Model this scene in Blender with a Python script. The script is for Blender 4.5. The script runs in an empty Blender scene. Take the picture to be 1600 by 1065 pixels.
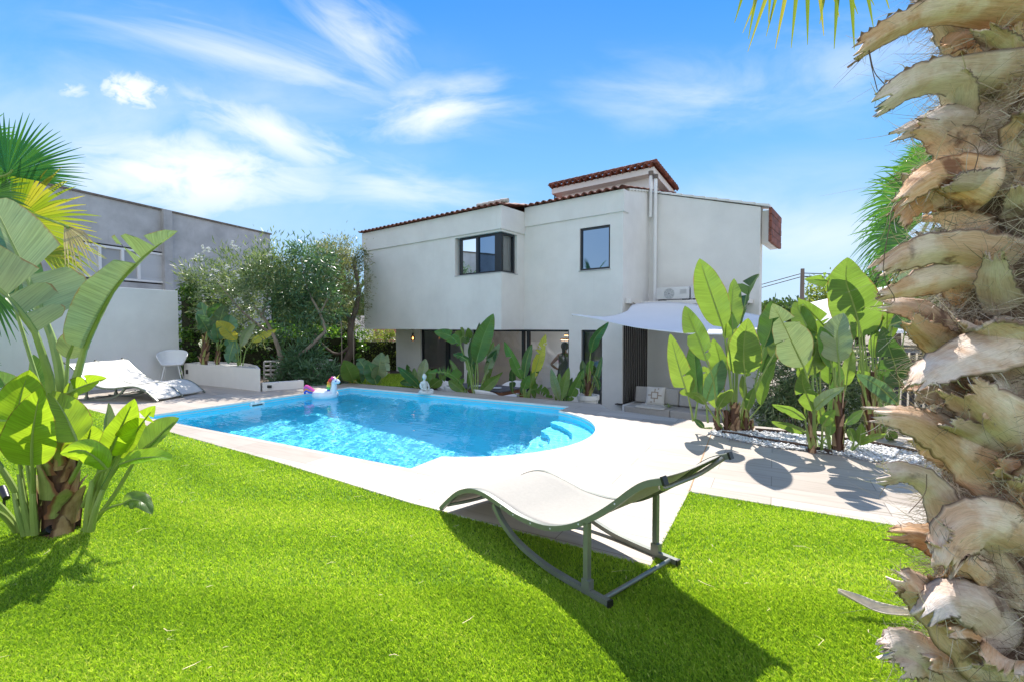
import bpy, bmesh, math, random
import numpy as np
from mathutils import Vector, Matrix
random.seed(7); RNG = np.random.default_rng(11)
SC = bpy.context.scene; COL = SC.collection
V = Vector
# ---------------------------------------------------------------- camera model (used to place things at real depths)
F = 730.0; H = 1.35; TH = math.atan(22.5 / F)
def ray(px, py):
    b = (532.5 - py) / F; y = math.cos(TH) + b * math.sin(TH)
    return (px - 800) / F / y, (-math.sin(TH) + b * math.cos(TH)) / y
def P(px, py, d):
    a, b = ray(px, py); return V((a * d, d, H + b * d))
def G(px, py, z=0.0):
    a, b = ray(px, py); d = (z - H) / b; return V((a * d, d, z))
CAM = V((0, 0, H))
# ---------------------------------------------------------------- materials
def ramp(nt, fac, stops, interp='LINEAR'):
    r = nt.nodes.new('ShaderNodeValToRGB'); r.color_ramp.interpolation = interp
    el = r.color_ramp.elements
    while len(el) < len(stops): el.new(0.5)
    for e, (p, c) in zip(el, stops):
        e.position = p; e.color = (c[0], c[1], c[2], 1)
    nt.links.new(fac, r.inputs[0]); return r.outputs[0]
def newmat(name):
    m = bpy.data.materials.new(name); m.use_nodes = True
    nt = m.node_tree; b = nt.nodes['Principled BSDF']
    return m, nt, b
def coord(nt, kind='Object', scale=(1, 1, 1), rot=(0, 0, 0)):
    t = nt.nodes.new('ShaderNodeTexCoord'); mp = nt.nodes.new('ShaderNodeMapping')
    mp.inputs['Scale'].default_value = scale; mp.inputs['Rotation'].default_value = rot
    nt.links.new(t.outputs[kind], mp.inputs[0]); return mp.outputs[0]
def noise(nt, vec, scale, detail=4, rough=.55, out='Fac'):
    n = nt.nodes.new('ShaderNodeTexNoise'); n.inputs['Scale'].default_value = scale
    n.inputs['Detail'].default_value = detail; n.inputs['Roughness'].default_value = rough
    if vec is not None: nt.links.new(vec, n.inputs['Vector'])
    return n.outputs[out]
def mixc(nt, fac, a, b, mode='MIX'):
    m = nt.nodes.new('ShaderNodeMix'); m.data_type = 'RGBA'; m.blend_type = mode
    for i, v in ((0, fac), (6, a), (7, b)):
        if hasattr(v, 'is_linked'): nt.links.new(v, m.inputs[i])
        elif i == 0: m.inputs[0].default_value = v
        else: m.inputs[i].default_value = (v[0], v[1], v[2], 1)
    return m.outputs[2]
def mth(nt, op, a, b=None, c=None, clamp=False):
    m = nt.nodes.new('ShaderNodeMath'); m.operation = op; m.use_clamp = clamp
    for i, v in enumerate((a, b, c)):
        if v is None: continue
        if hasattr(v, 'is_linked'): nt.links.new(v, m.inputs[i])
        else: m.inputs[i].default_value = v
    return m.outputs[0]
def bump(nt, b, h, strength=.3, dist=.01):
    n = nt.nodes.new('ShaderNodeBump'); n.inputs['Strength'].default_value = strength
    n.inputs['Distance'].default_value = dist
    nt.links.new(h, n.inputs['Height']); nt.links.new(n.outputs[0], b.inputs['Normal'])
def mat(name, col, rough=.6, var=.12, scale=5, bmp=0., bscale=80, metal=0., spec=.5, stretch=(1, 1, 1), bdist=.004, coat=0, trans=0):
    m, nt, b = newmat(name)
    v = coord(nt, 'Object', stretch)
    n = noise(nt, v, scale, 6)
    lo = [c * (1 - var) for c in col]; hi = [min(1, c * (1 + var)) for c in col]
    nt.links.new(ramp(nt, n, [(.3, lo), (.7, hi)]), b.inputs['Base Color'])
    b.inputs['Roughness'].default_value = rough; b.inputs['Metallic'].default_value = metal
    b.inputs['Specular IOR Level'].default_value = spec; b.inputs['Coat Weight'].default_value = coat
    if bmp: bump(nt, b, noise(nt, v, bscale, 4), bmp, bdist)
    if trans:
        t = nt.nodes.new('ShaderNodeBsdfTranslucent'); t.inputs[0].default_value = (*col, 1)
        ms = nt.nodes.new('ShaderNodeMixShader'); ms.inputs[0].default_value = trans
        nt.links.new(b.outputs[0], ms.inputs[1]); nt.links.new(t.outputs[0], ms.inputs[2])
        nt.links.new(ms.outputs[0], nt.nodes['Material Output'].inputs[0])
    return m
M = {}
def plaster(name, col, k=.10):
    """render with faint trowel clouds and rain streaks"""
    m, nt, b = newmat(name); v = coord(nt)
    c = ramp(nt, noise(nt, v, 1.1, 7, .6), [(.3, [q * (1 - k) for q in col]), (.65, [min(1, q * (1 + k * .35)) for q in col])])
    st = noise(nt, coord(nt, 'Object', (5, 5, .35)), 1.6, 5, .65); c = mixc(nt, mth(nt, 'MULTIPLY', ramp(nt, st, [(.58, (0, 0, 0)), (.85, (1, 1, 1))]), min(.7, k * 1.5)), c, [q * .62 for q in col])
    nt.links.new(c, b.inputs['Base Color']); b.inputs['Roughness'].default_value = .88; b.inputs['Specular IOR Level'].default_value = .25
    bump(nt, b, mth(nt, 'ADD', noise(nt, v, 150, 3), mth(nt, 'MULTIPLY', noise(nt, v, 9, 4), .8)), .45, .004); return m
M['wall'] = plaster('white_render', (.735, .725, .705))
M['wall_left'] = plaster('white_wall_paint', (.74, .745, .75))
M['soffit'] = mat('soffit_paint', (.72, .70, .68), .85, .04, 2)
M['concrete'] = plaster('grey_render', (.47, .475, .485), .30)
M['tile'] = mat('clay_tile', (.17, .052, .032), .75, .6, 6, .3, 60)
M['tile_pale'] = mat('pale_tile', (.42, .37, .33), .8, .25, 7, .3, 60)
M['frame'] = mat('anthracite_frame', (.012, .017, .024), .4, .1, 3)
M['white_metal'] = mat('white_metal', (.72, .73, .74), .35, .04, 4)
M['white_plastic'] = mat('white_plastic', (.74, .75, .76), .35, .03, 4)
M['grey_metal'] = mat('lounger_metal', (.20, .215, .19), .38, .12, 9, metal=.35, spec=.6)
M['black'] = mat('black_plastic', (.012, .012, .014), .4, .1, 4)
M['steel_edge'] = mat('rusty_edging', (.09, .055, .04), .8, .4, 12)
M['wood'] = mat('brown_wood', (.22, .085, .035), .5, .35, 6, .2, 40, stretch=(1, 8, 8))
M['darkwood'] = mat('dark_slat', (.035, .028, .026), .6, .3, 8, stretch=(8, 8, 1))
M['sofa'] = mat('taupe_cushion', (.42, .395, .37), .95, .06, 30, .3, 400)
M['sofa_back'] = mat('taupe_back_cushion', (.46, .44, .42), .95, .06, 30, .3, 400)
M['casing'] = mat('appliance_white', (.60, .61, .62), .45, .05, 3)
M['grille_grey'] = mat('grille_grey', (.27, .30, .33), .6, .1, 5)
M['throw'] = mat('cream_throw', (.62, .59, .54), .95, .08, 25, .4, 120)
M['cream'] = mat('cream_planter', (.72, .69, .65), .8, .05, 2, .2, 90)
M['soil'] = mat('soil', (.09, .065, .045), .95, .5, 5, .6, 30, bdist=.02)
M['terrace'] = mat('terrace_paving', (.42, .40, .38), .7, .12, 2, .1, 50)
M['ground'] = mat('dry_ground', (.26, .22, .16), .95, .3, .2, .4, 6)
M['bark'] = mat('bark', (.26, .21, .17), .9, .35, 9, .8, 30, stretch=(1, 1, .3), bdist=.02)
M['bark_dark'] = mat('bark_dark', (.13, .10, .08), .9, .4, 9, .8, 30, stretch=(1, 1, .3), bdist=.02)
M['statue'] = mat('pale_stone', (.60, .64, .62), .8, .18, 14, .5, 60)
M['pot'] = mat('white_pot', (.72, .70, .67), .7, .08, 6, .2, 60)
M['skin'] = mat('skin', (.50, .29, .20), .5, .06, 10)
M['hair'] = mat('dark_hair', (.035, .02, .014), .5, .3, 60, stretch=(1, 1, .1))
M['dress'] = mat('green_grey_dress', (.13, .15, .125), .9, .15, 20, .3, 200)
M['interior'] = mat('interior_wall', (.84, .84, .84), .85, .03, 2)
M['interior_floor'] = mat('interior_floor', (.58, .57, .56), .35, .1, 2)
M['curtain'] = mat('sheer_curtain', (.80, .80, .80), .9, .03, 3, trans=.4)
M['sail'] = mat('sail_cloth', (.82, .83, .84), .85, .02, 3, .2, 300, trans=.18)
M['sling'] = mat('sling_mesh', (.41, .385, .335), .8, .05, 50, .5, 700, trans=.12, bdist=.002)
M['sling2'] = mat('pale_sling_mesh', (.66, .64, .59), .8, .05, 50, .5, 700, trans=.12, bdist=.002)
M['brick'] = mat('brick_red', (.38, .17, .11), .85, .3, 4, .3, 20)
M['jointmat'] = mat('expansion_joint', (.42, .25, .13), .9, .2, 20)
M['pebble'] = mat('white_pebble', (.68, .68, .67), .8, .22, 24)
M['grey_pebble'] = mat('grey_pebble', (.42, .42, .42), .8, .3, 24)
M['wire'] = mat('wire', (.02, .02, .025), .5, .1, 3)
M['pole'] = mat('pole_wood', (.17, .14, .12), .9, .3, 8, stretch=(1, 1, .1))
M['rope'] = mat('rope', (.36, .30, .24), .95, .2, 60)
M['petal'] = mat('white_petal', (.8, .8, .76), .8, .05, 30, trans=.3)
M['fence_dark'] = mat('dark_fence', (.03, .033, .045), .6, .2, 6)
M['ring'] = mat('bronze', (.12, .08, .05), .4, .2, 9, metal=.6)
for nm, c in (('pink', (.85, .10, .42)), ('red', (.75, .03, .04)), ('orange', (.85, .28, .03)), ('yellow', (.85, .68, .06)), ('green', (.08, .5, .12)), ('blue', (.03, .10, .62)), ('float', (.72, .78, .86)), ('purple', (.35, .1, .5))):
    M[nm] = mat(nm + '_vinyl', c, .25, .03, 3, coat=.3)
def emit(name, col, s):
    m, nt, b = newmat(name); b.inputs['Base Color'].default_value = (*col, 1)
    b.inputs['Emission Color'].default_value = (*col, 1); b.inputs['Emission Strength'].default_value = s
    n = noise(nt, coord(nt), 5); nt.links.new(ramp(nt, n, [(.3, [c * .9 for c in col]), (.7, col)]), b.inputs['Base Color'])
    return m
M['glow'] = emit('warm_filament', (1, .55, .22), 5)
def glassmat(name, tint, gl=.12, transp=True, tcol=(.75, .8, .82)):
    m, nt, b = newmat(name); nt.nodes.remove(b)
    t = nt.nodes.new('ShaderNodeBsdfTransparent'); t.inputs[0].default_value = (*tcol, 1)
    g = nt.nodes.new('ShaderNodeBsdfGlossy'); g.inputs['Roughness'].default_value = .005; g.inputs[0].default_value = (*tint, 1)
    fr = nt.nodes.new('ShaderNodeFresnel'); fr.inputs[0].default_value = 1.55
    f2 = mth(nt, 'MULTIPLY_ADD', fr.outputs[0], 1.0, gl, True)
    n = noise(nt, coord(nt), .8, 2); bm = nt.nodes.new('ShaderNodeBump'); bm.inputs['Strength'].default_value = .05; bm.inputs['Distance'].default_value = .02
    nt.links.new(n, bm.inputs['Height']); nt.links.new(bm.outputs[0], g.inputs['Normal'])
    ms = nt.nodes.new('ShaderNodeMixShader'); nt.links.new(f2, ms.inputs[0])
    nt.links.new(t.outputs[0], ms.inputs[1]); nt.links.new(g.outputs[0], ms.inputs[2])
    nt.links.new(ms.outputs[0], nt.nodes['Material Output'].inputs[0]); return m
M['glass'] = glassmat('door_glass', (.85, .9, .95), .03, tcol=(.9, .93, .94))
M['glass_up'] = glassmat('upper_window_glass', (.34, .52, .78), .45, tcol=(.10, .14, .18))  # blue sky reflection put into the gloss tint
M['bulbglass'] = glassmat('bulb_glass', (.5, .4, .3), .05, tcol=(.55, .42, .3))

def leafmat(name, top, trc, tr=.4, rough=.34, vein=90, edge=.8):
    """big ribbed leaf: uv.x across the blade, uv.y metres along it"""
    m, nt, b = newmat(name)
    uv = nt.nodes.new('ShaderNodeUVMap'); s = nt.nodes.new('ShaderNodeSeparateXYZ'); nt.links.new(uv.outputs[0], s.inputs[0])
    off = mth(nt, 'ABSOLUTE', mth(nt, 'SUBTRACT', s.outputs[0], .5))
    lat = mth(nt, 'MULTIPLY_ADD', off, -.12, s.outputs[1])
    cv = nt.nodes.new('ShaderNodeCombineXYZ'); nt.links.new(mth(nt, 'MULTIPLY', lat, vein), cv.inputs[1]); nt.links.new(mth(nt, 'MULTIPLY', off, 1.2), cv.inputs[0])
    st = noise(nt, cv.outputs[0], 1.0, 3, .6)
    blot = noise(nt, coord(nt, 'Object'), 5, 4)
    oi = nt.nodes.new('ShaderNodeObjectInfo')
    c1 = ramp(nt, st, [(.32, [c * .62 for c in top]), (.52, top), (.7, [min(1, c * 1.3) for c in top])])
    c2 = mixc(nt, ramp(nt, blot, [(.4, (0, 0, 0)), (.75, (.5, .5, .5))]), c1, [top[0] * 1.7, top[1] * 1.3, top[2] * 1.1])
    midm = ramp(nt, off, [(.008, (1, 1, 1)), (.03, (0, 0, 0))])
    c3 = mixc(nt, midm, c2, (top[0] * 2.2 + .05, top[1] * 1.7 + .05, top[2] * 1.5 + .01))
    en = mth(nt, 'MULTIPLY_ADD', noise(nt, coord(nt, 'Object'), 18, 4), .11, off)
    edgem = mth(nt, 'MULTIPLY', ramp(nt, en, [(.532, (0, 0, 0)), (.552, (1, 1, 1))]), edge)
    c4 = mixc(nt, edgem, c3, (.28, .15, .05))
    hs = nt.nodes.new('ShaderNodeHueSaturation'); nt.links.new(c4, hs.inputs['Color'])
    nt.links.new(mth(nt, 'MULTIPLY_ADD', oi.outputs['Random'], .045, .478), hs.inputs['Hue'])
    nt.links.new(mth(nt, 'MULTIPLY_ADD', oi.outputs['Random'], .5, .75), hs.inputs['Value'])
    nt.links.new(hs.outputs[0], b.inputs['Base Color'])
    b.inputs['Roughness'].default_value = rough; b.inputs['Specular IOR Level'].default_value = .55
    bump(nt, b, st, .5, .006)
    t = nt.nodes.new('ShaderNodeBsdfTranslucent')
    tc = mixc(nt, ramp(nt, st, [(.35, (0, 0, 0)), (.65, (1, 1, 1))]), [c * .7 for c in trc], trc)
    tc = mixc(nt, edgem, tc, (.25, .12, .04)); tc = mixc(nt, midm, tc, [c * .55 for c in trc])
    nt.links.new(tc, t.inputs[0])
    ms = nt.nodes.new('ShaderNodeMixShader'); ms.inputs[0].default_value = tr
    nt.links.new(b.outputs[0], ms.inputs[1]); nt.links.new(t.outputs[0], ms.inputs[2])
    nt.links.new(ms.outputs[0], nt.nodes['Material Output'].inputs[0]); return m
M['leaf'] = leafmat('strelitzia_leaf', (.10, .20, .045), (.28, .45, .05), .42)
M['leaf_pale'] = leafmat('strelitzia_leaf_pale', (.27, .35, .19), (.26, .36, .12), .3, .42)
M['leaf_bright'] = leafmat('strelitzia_leaf_young', (.20, .36, .03), (.50, .72, .03), .5)
M['leaf_mid'] = leafmat('strelitzia_leaf_mid', (.13, .24, .05), (.36, .54, .06), .44)
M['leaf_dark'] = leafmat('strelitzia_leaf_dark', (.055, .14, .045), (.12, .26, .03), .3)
M['leaf_yellow'] = leafmat('strelitzia_leaf_yellowing', (.42, .40, .06), (.6, .55, .05), .45, edge=.7)
M['leaf_bluish'] = leafmat('strelitzia_leaf_bluish', (.10, .22, .11), (.12, .26, .08), .3, .35)  # copy for shaded leaves, the shade put into its bluish colour
def stalkmat(name, a, b_, s=9):
    m, nt, b = newmat(name); v = coord(nt, 'Object', (1, 1, .25)); n = noise(nt, v, s, 5)
    nt.links.new(ramp(nt, n, [(.3, a), (.7, b_)]), b.inputs['Base Color']); b.inputs['Roughness'].default_value = .45
    bump(nt, b, noise(nt, coord(nt, 'Object', (1, 1, .1)), 90, 3), .2, .004); return m
M['stalk'] = stalkmat('leaf_stalk', (.16, .26, .06), (.30, .38, .10))
M['stalk_red'] = stalkmat('leaf_stalk_reddish', (.22, .26, .06), (.40, .22, .08))
def sheathmat(name, a, b_, edge):
    m, nt, b = newmat(name); uv = nt.nodes.new('ShaderNodeUVMap'); s = nt.nodes.new('ShaderNodeSeparateXYZ'); nt.links.new(uv.outputs[0], s.inputs[0])
    n = noise(nt, coord(nt, 'Object', (1, 1, .12)), 70, 5, .65); g = noise(nt, coord(nt), 11, 4)
    c = ramp(nt, mth(nt, 'MULTIPLY_ADD', g, .6, mth(nt, 'MULTIPLY', n, .4)), [(.34, a), (.62, b_)])
    e = mth(nt, 'MULTIPLY_ADD', n, .22, mth(nt, 'ABSOLUTE', mth(nt, 'SUBTRACT', s.outputs[0], .5)))
    c = mixc(nt, ramp(nt, e, [(.40, (0, 0, 0)), (.52, (1, 1, 1))]), c, edge); c = mixc(nt, ramp(nt, s.outputs[1], [(.75, (0, 0, 0)), (1, (.8, .8, .8))]), c, (.42, .30, .2))
    nt.links.new(c, b.inputs['Base Color']); b.inputs['Roughness'].default_value = .6; bump(nt, b, n, .6, .006); return m
M['sheath'] = sheathmat('dry_sheath', (.22, .10, .05), (.50, .33, .20), (.11, .05, .03))
M['sheath_green'] = sheathmat('green_sheath', (.17, .23, .05), (.33, .36, .11), (.20, .08, .04))
def foliage(name, cols, tr=.3, rough=.5):
    m, nt, b = newmat(name)
    at = nt.nodes.new('ShaderNodeAttribute'); at.attribute_name = 'tint'
    n = len(cols); c = ramp(nt, at.outputs['Fac'], [(i / (n - 1), cc) for i, cc in enumerate(cols)])
    nt.links.new(c, b.inputs['Base Color']); b.inputs['Roughness'].default_value = rough
    t = nt.nodes.new('ShaderNodeBsdfTranslucent'); nt.links.new(mixc(nt, 1.0, c, (1.5, 1.5, .7), 'MULTIPLY'), t.inputs[0])
    ms = nt.nodes.new('ShaderNodeMixShader'); ms.inputs[0].default_value = tr
    nt.links.new(b.outputs[0], ms.inputs[1]); nt.links.new(t.outputs[0], ms.inputs[2])
    nt.links.new(ms.outputs[0], nt.nodes['Material Output'].inputs[0]); return m
M['oleander'] = foliage('oleander_leaf', [(.07, .12, .055), (.12, .18, .085), (.20, .26, .13), (.34, .38, .24)], .32, .36)
M['olive'] = foliage('olive_leaf', [(.10, .12, .055), (.16, .18, .09), (.25, .27, .14), (.38, .38, .25)], .35, .45)
M['ivy'] = foliage('ivy_leaf', [(.03, .09, .02), (.06, .15, .03), (.12, .24, .04), (.22, .34, .07)], .35, .35)
M['hedge'] = foliage('hedge_leaf', [(.06, .11, .02), (.14, .2, .04), (.24, .3, .07), (.38, .42, .14)], .35, .45)
M['far_tree'] = foliage('far_leaf', [(.04, .08, .025), (.08, .14, .04), (.13, .19, .06)], .25)
M['teal'] = foliage('glossy_shrub_leaf', [(.05, .11, .055), (.085, .17, .085), (.16, .26, .14)], .28, .34)
M['palm_green'] = foliage('fan_palm_leaf', [(.03, .12, .025), (.06, .20, .03), (.13, .30, .035)], .28, .32)
M['palm_blue'] = foliage('fan_palm_leaf_bluish', [(.015, .085, .045), (.03, .14, .06), (.08, .22, .05)], .18, .3)
M['palm_yellow'] = foliage('fan_palm_leaf_yellowing', [(.14, .22, .02), (.26, .31, .03), (.42, .36, .06)], .36, .4)
M['palm_dry'] = foliage('fan_palm_leaf_dry', [(.30, .25, .16), (.45, .38, .25), (.5, .45, .33)], .3, .7)
M['turf'] = foliage('turf_blade', [(.12, .22, .018), (.27, .43, .03), (.43, .58, .05), (.62, .64, .19)], .42, .5)

# ---------------------------------------------------------------- mesh builder
class MB:
    def __init__(s): s.v = []; s.f = []; s.mi = []; s.uv = {}; s.cur = 0
    def add(s, pts, faces):
        b = len(s.v); s.v += [V(p) for p in pts]
        for f in faces: s.f.append([b + i for i in f]); s.mi.append(s.cur)
        return b
    def box(s, c, size, R=None):
        hx, hy, hz = size[0] / 2, size[1] / 2, size[2] / 2; c = V(c)
        pts = [V((x, y, z)) for z in (-hz, hz) for y in (-hy, hy) for x in (-hx, hx)]
        if R is not None: pts = [R @ p for p in pts]
        s.add([c + p for p in pts], [(0, 2, 3, 1), (4, 5, 7, 6), (0, 1, 5, 4), (2, 6, 7, 3), (0, 4, 6, 2), (1, 3, 7, 5)])
        return s
    def bx(s, x0, x1, y0, y1, z0, z1):
        return s.box(((x0 + x1) / 2, (y0 + y1) / 2, (z0 + z1) / 2), (abs(x1 - x0), abs(y1 - y0), abs(z1 - z0)))
    def prism(s, poly, z0, z1):
        n = len(poly); a = [V((p[0], p[1], z0)) for p in poly]; b = [V((p[0], p[1], z1)) for p in poly]
        s.add(a + b, [tuple(range(n))[::-1], tuple(range(n, 2 * n))] + [(i, (i + 1) % n, n + (i + 1) % n, n + i) for i in range(n)]); return s
    def tube(s, pts, r, n=8, cap=True, square=False, flat=1.0, up=None):
        pts = [V(p) for p in pts]; m = len(pts)
        rr = [r] * m if not hasattr(r, '__len__') else list(r)
        if len(rr) != m: rr = [rr[0] + (rr[-1] - rr[0]) * i / (m - 1) for i in range(m)]
        if square: n = 4
        base = len(s.v); prev = V(up) if up is not None else None
        for i, p in enumerate(pts):
            t = (pts[min(i + 1, m - 1)] - pts[max(i - 1, 0)]).normalized()
            if prev is None: prev = t.orthogonal()
            e = prev - t * prev.dot(t)
            if e.length < 1e-6: e = t.orthogonal()
            e.normalize(); prev = e; g = t.cross(e)
            for k in range(n):
                a = 2 * math.pi * (k + (.5 if square else 0)) / n; q = 1.414 if square else 1
                s.v.append(p + (e * math.cos(a) * flat + g * math.sin(a)) * rr[i] * q)
        for i in range(m - 1):
            for k in range(n):
                a = base + i * n + k; b = base + i * n + (k + 1) % n
                s.f.append([a, b, b + n, a + n]); s.mi.append(s.cur)
        if cap:
            s.f.append([base + k for k in range(n)][::-1]); s.mi.append(s.cur)
            s.f.append([base + (m - 1) * n + k for k in range(n)]); s.mi.append(s.cur)
        return s
    def lathe(s, prof, c, n=20, axis=None, sx=1, sy=1):
        c = V(c); R = axis if axis is not None else Matrix.Identity(3); base = len(s.v); m = len(prof)
        for r, z in prof:
            for k in range(n):
                a = 2 * math.pi * k / n; s.v.append(c + R @ V((r * sx * math.cos(a), r * sy * math.sin(a), z)))
        for i in range(m - 1):
            for k in range(n):
                a = base + i * n + k; b = base + i * n + (k + 1) % n
                s.f.append([a, b, b + n, a + n]); s.mi.append(s.cur)
        return s
    def ball(s, c, r, n=12, m=8, R=None):
        r = (r, r, r) if not hasattr(r, '__len__') else r
        base = len(s.v); c = V(c)
        for i in range(m + 1):
            ph = math.pi * i / m
            for k in range(n):
                a = 2 * math.pi * k / n
                q = V((r[0] * math.sin(ph) * math.cos(a), r[1] * math.sin(ph) * math.sin(a), -r[2] * math.cos(ph)))
                s.v.append(c + (R @ q if R is not None else q))
        for i in range(m):
            for k in range(n):
                a = base + i * n + k; b = base + i * n + (k + 1) % n
                s.f.append([a, b, b + n, a + n]); s.mi.append(s.cur)
        return s
    def grid(s, fn, nu, nv, uvfn=None):
        base = len(s.v)
        for j in range(nv + 1):
            for i in range(nu + 1):
                s.v.append(V(fn(i / nu, j / nv)))
                if uvfn: s.uv[len(s.v) - 1] = uvfn(i / nu, j / nv)
        for j in range(nv):
            for i in range(nu):
                a = base + j * (nu + 1) + i; s.f.append([a, a + 1, a + nu + 2, a + nu + 1]); s.mi.append(s.cur)
        return s
    def build(s, name, mats, parent=None, smooth=True, bevel=0, solid=0, local=False, angle=38, seg=2):
        me = bpy.data.meshes.new(name)
        r = V((0, 0, 0))
        if parent is not None and not local:
            q = parent
            while q.parent: q = q.parent
            r = q.location
        me.from_pydata([(p - r)[:] for p in s.v], [], s.f)
        if not isinstance(mats, (list, tuple)): mats = [mats]
        for m in mats: me.materials.append(m)
        if len(mats) > 1: me.polygons.foreach_set('material_index', s.mi)
        if s.uv:
            ul = me.uv_layers.new(name='UVMap')
            li = np.zeros(len(me.loops), dtype=np.int32); me.loops.foreach_get('vertex_index', li)
            arr = np.zeros((len(s.v), 2))
            for k, u in s.uv.items(): arr[k] = u
            ul.data.foreach_set('uv', arr[li].ravel())
        else:
            bm = bmesh.new(); bm.from_mesh(me)
            bmesh.ops.remove_doubles(bm, verts=bm.verts, dist=1e-5)
            bmesh.ops.recalc_face_normals(bm, faces=bm.faces)
            if bevel: bmesh.ops.bevel(bm, geom=[e for e in bm.edges if e.is_manifold and e.calc_face_angle(0) > .5], offset=bevel, segments=seg, affect='EDGES', profile=.6)
            bm.to_mesh(me); bm.free()
        if smooth:
            me.polygons.foreach_set('use_smooth', [True] * len(me.polygons))
            bm = bmesh.new(); bm.from_mesh(me)
            for e in bm.edges:
                e.smooth = not (len(e.link_faces) == 2 and e.calc_face_angle(0) > math.radians(angle))
            bm.to_mesh(me); bm.free()
        o = bpy.data.objects.new(name, me); COL.objects.link(o)
        if parent is not None: o.parent = parent
        if solid:
            md = o.modifiers.new('thick', 'SOLIDIFY'); md.thickness = solid; md.offset = 0
        return o
def empty(name, loc, label, cat, group=None, rz=0):
    o = bpy.data.objects.new(name, None); COL.objects.link(o); o.location = loc; o.rotation_euler = (0, 0, rz)
    o.empty_display_size = .1; return tag(o, label, cat, group)
def tag(o, label, cat, group=None):
    o['label'] = label; o['category'] = cat
    if group: o['group'] = group
    return o
def kind(o, k='structure', label=None):
    o['kind'] = k
    if label: o['label'] = label
    return o
def copy_tree(o, parent=None):
    c = o.copy(); COL.objects.link(c); c.parent = parent
    for ch in list(o.children): copy_tree(ch, c)
    return c
def catmull(pts, n):
    pts = [V(p) for p in pts]
    if len(pts) == 2: return [pts[0].lerp(pts[1], i / n) for i in range(n + 1)]
    q = [pts[0] * 2 - pts[1]] + pts + [pts[-1] * 2 - pts[-2]]; m = len(pts) - 1; out = []
    for i in range(n + 1):
        t = i / n * m; k = min(int(t), m - 1); u = t - k; a, b, c, d = q[k:k + 4]
        out.append(.5 * ((2 * b) + (c - a) * u + (2 * a - 5 * b + 4 * c - d) * u * u + (3 * b - a - 3 * c + d) * u ** 3))
    return out
def np_mesh(name, verts, faces, mats, parent=None, tint=None, mi=None, smooth=False):
    """verts (N,3), faces (M,k) numpy; tint per face-corner-free vertex value"""
    me = bpy.data.meshes.new(name); N = len(verts); Mf, k = faces.shape
    me.vertices.add(N); me.vertices.foreach_set('co', np.ascontiguousarray(verts, dtype=np.float32).ravel())
    me.loops.add(Mf * k); me.loops.foreach_set('vertex_index', np.ascontiguousarray(faces, dtype=np.int32).ravel())
    me.polygons.add(Mf); me.polygons.foreach_set('loop_start', np.arange(0, Mf * k, k, dtype=np.int32))
    if not isinstance(mats, (list, tuple)): mats = [mats]
    for m in mats: me.materials.append(m)
    if mi is not None: me.polygons.foreach_set('material_index', np.ascontiguousarray(mi, dtype=np.int32))
    if smooth: me.polygons.foreach_set('use_smooth', np.ones(Mf, dtype=bool))
    me.update(calc_edges=True)
    if tint is not None:
        a = me.attributes.new('tint', 'FLOAT', 'POINT'); a.data.foreach_set('value', np.ascontiguousarray(tint, dtype=np.float32))
    o = bpy.data.objects.new(name, me); COL.objects.link(o)
    if parent is not None:
        o.parent = parent; r = np.array(parent.location if parent.parent is None else parent.parent.location)
        me.vertices.foreach_set('co', np.ascontiguousarray(verts - r, dtype=np.float32).ravel()); me.update()
    return o
# ================================================================ camera, sun, sky
cam = bpy.data.cameras.new('camera'); co = bpy.data.objects.new('camera', cam); COL.objects.link(co)
cam.sensor_width = 36; cam.lens = F / 1600 * 36; cam.clip_end = 2000; cam.clip_start = .02
co.location = CAM; co.rotation_euler = (math.pi / 2 - TH, 0, 0); SC.camera = co
SUN_EL, SUN_AZ = 49.5, 3.0      # azimuth from +Y, clockwise positive
sl = bpy.data.lights.new('sun', 'SUN'); sl.energy = 4.1; sl.angle = math.radians(.53); sl.color = (1, .945, .87)
so = bpy.data.objects.new('sun', sl); COL.objects.link(so)
e, a = math.radians(SUN_EL), math.radians(SUN_AZ)
sdir = V((math.sin(a) * math.cos(e), math.cos(a) * math.cos(e), math.sin(e)))
so.rotation_euler = (-sdir).to_track_quat('-Z', 'Y').to_euler(); so.location = sdir * 60
SC.view_settings.view_transform = 'Standard'; SC.view_settings.look = 'None'; SC.view_settings.gamma = 1
SC.view_settings.exposure = 1.10
cy = SC.cycles; cy.max_bounces = 10; cy.diffuse_bounces = 4; cy.glossy_bounces = 4; cy.transmission_bounces = 8; cy.transparent_max_bounces = 12
cy.sample_clamp_indirect = 6; cy.use_denoising = True; cy.blur_glossy = .3
w = bpy.data.worlds.new('World'); SC.world = w; w.use_nodes = True; nt = w.node_tree
bg = nt.nodes['Background']; bg.inputs[1].default_value = .15
sky = nt.nodes.new('ShaderNodeTexSky'); sky.sky_type = 'NISHITA'; sky.sun_disc = False
sky.sun_elevation = e; sky.sun_rotation = a; sky.air_density = 1.0; sky.dust_density = .25; sky.ozone_density = 3.0; sky.altitude = 50
hs = nt.nodes.new('ShaderNodeHueSaturation'); hs.inputs['Saturation'].default_value = 1.25; hs.inputs['Hue'].default_value = .49
nt.links.new(sky.outputs[0], hs.inputs['Color'])
tc = nt.nodes.new('ShaderNodeTexCoord'); sp = nt.nodes.new('ShaderNodeSeparateXYZ'); nt.links.new(tc.outputs['Generated'], sp.inputs[0])
yy = mth(nt, 'MAXIMUM', sp.outputs[1], .05); gx = mth(nt, 'DIVIDE', sp.outputs[0], yy); gz = mth(nt, 'DIVIDE', sp.outputs[2], yy)
front = mth(nt, 'GREATER_THAN', sp.outputs[1], .05)
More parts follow.
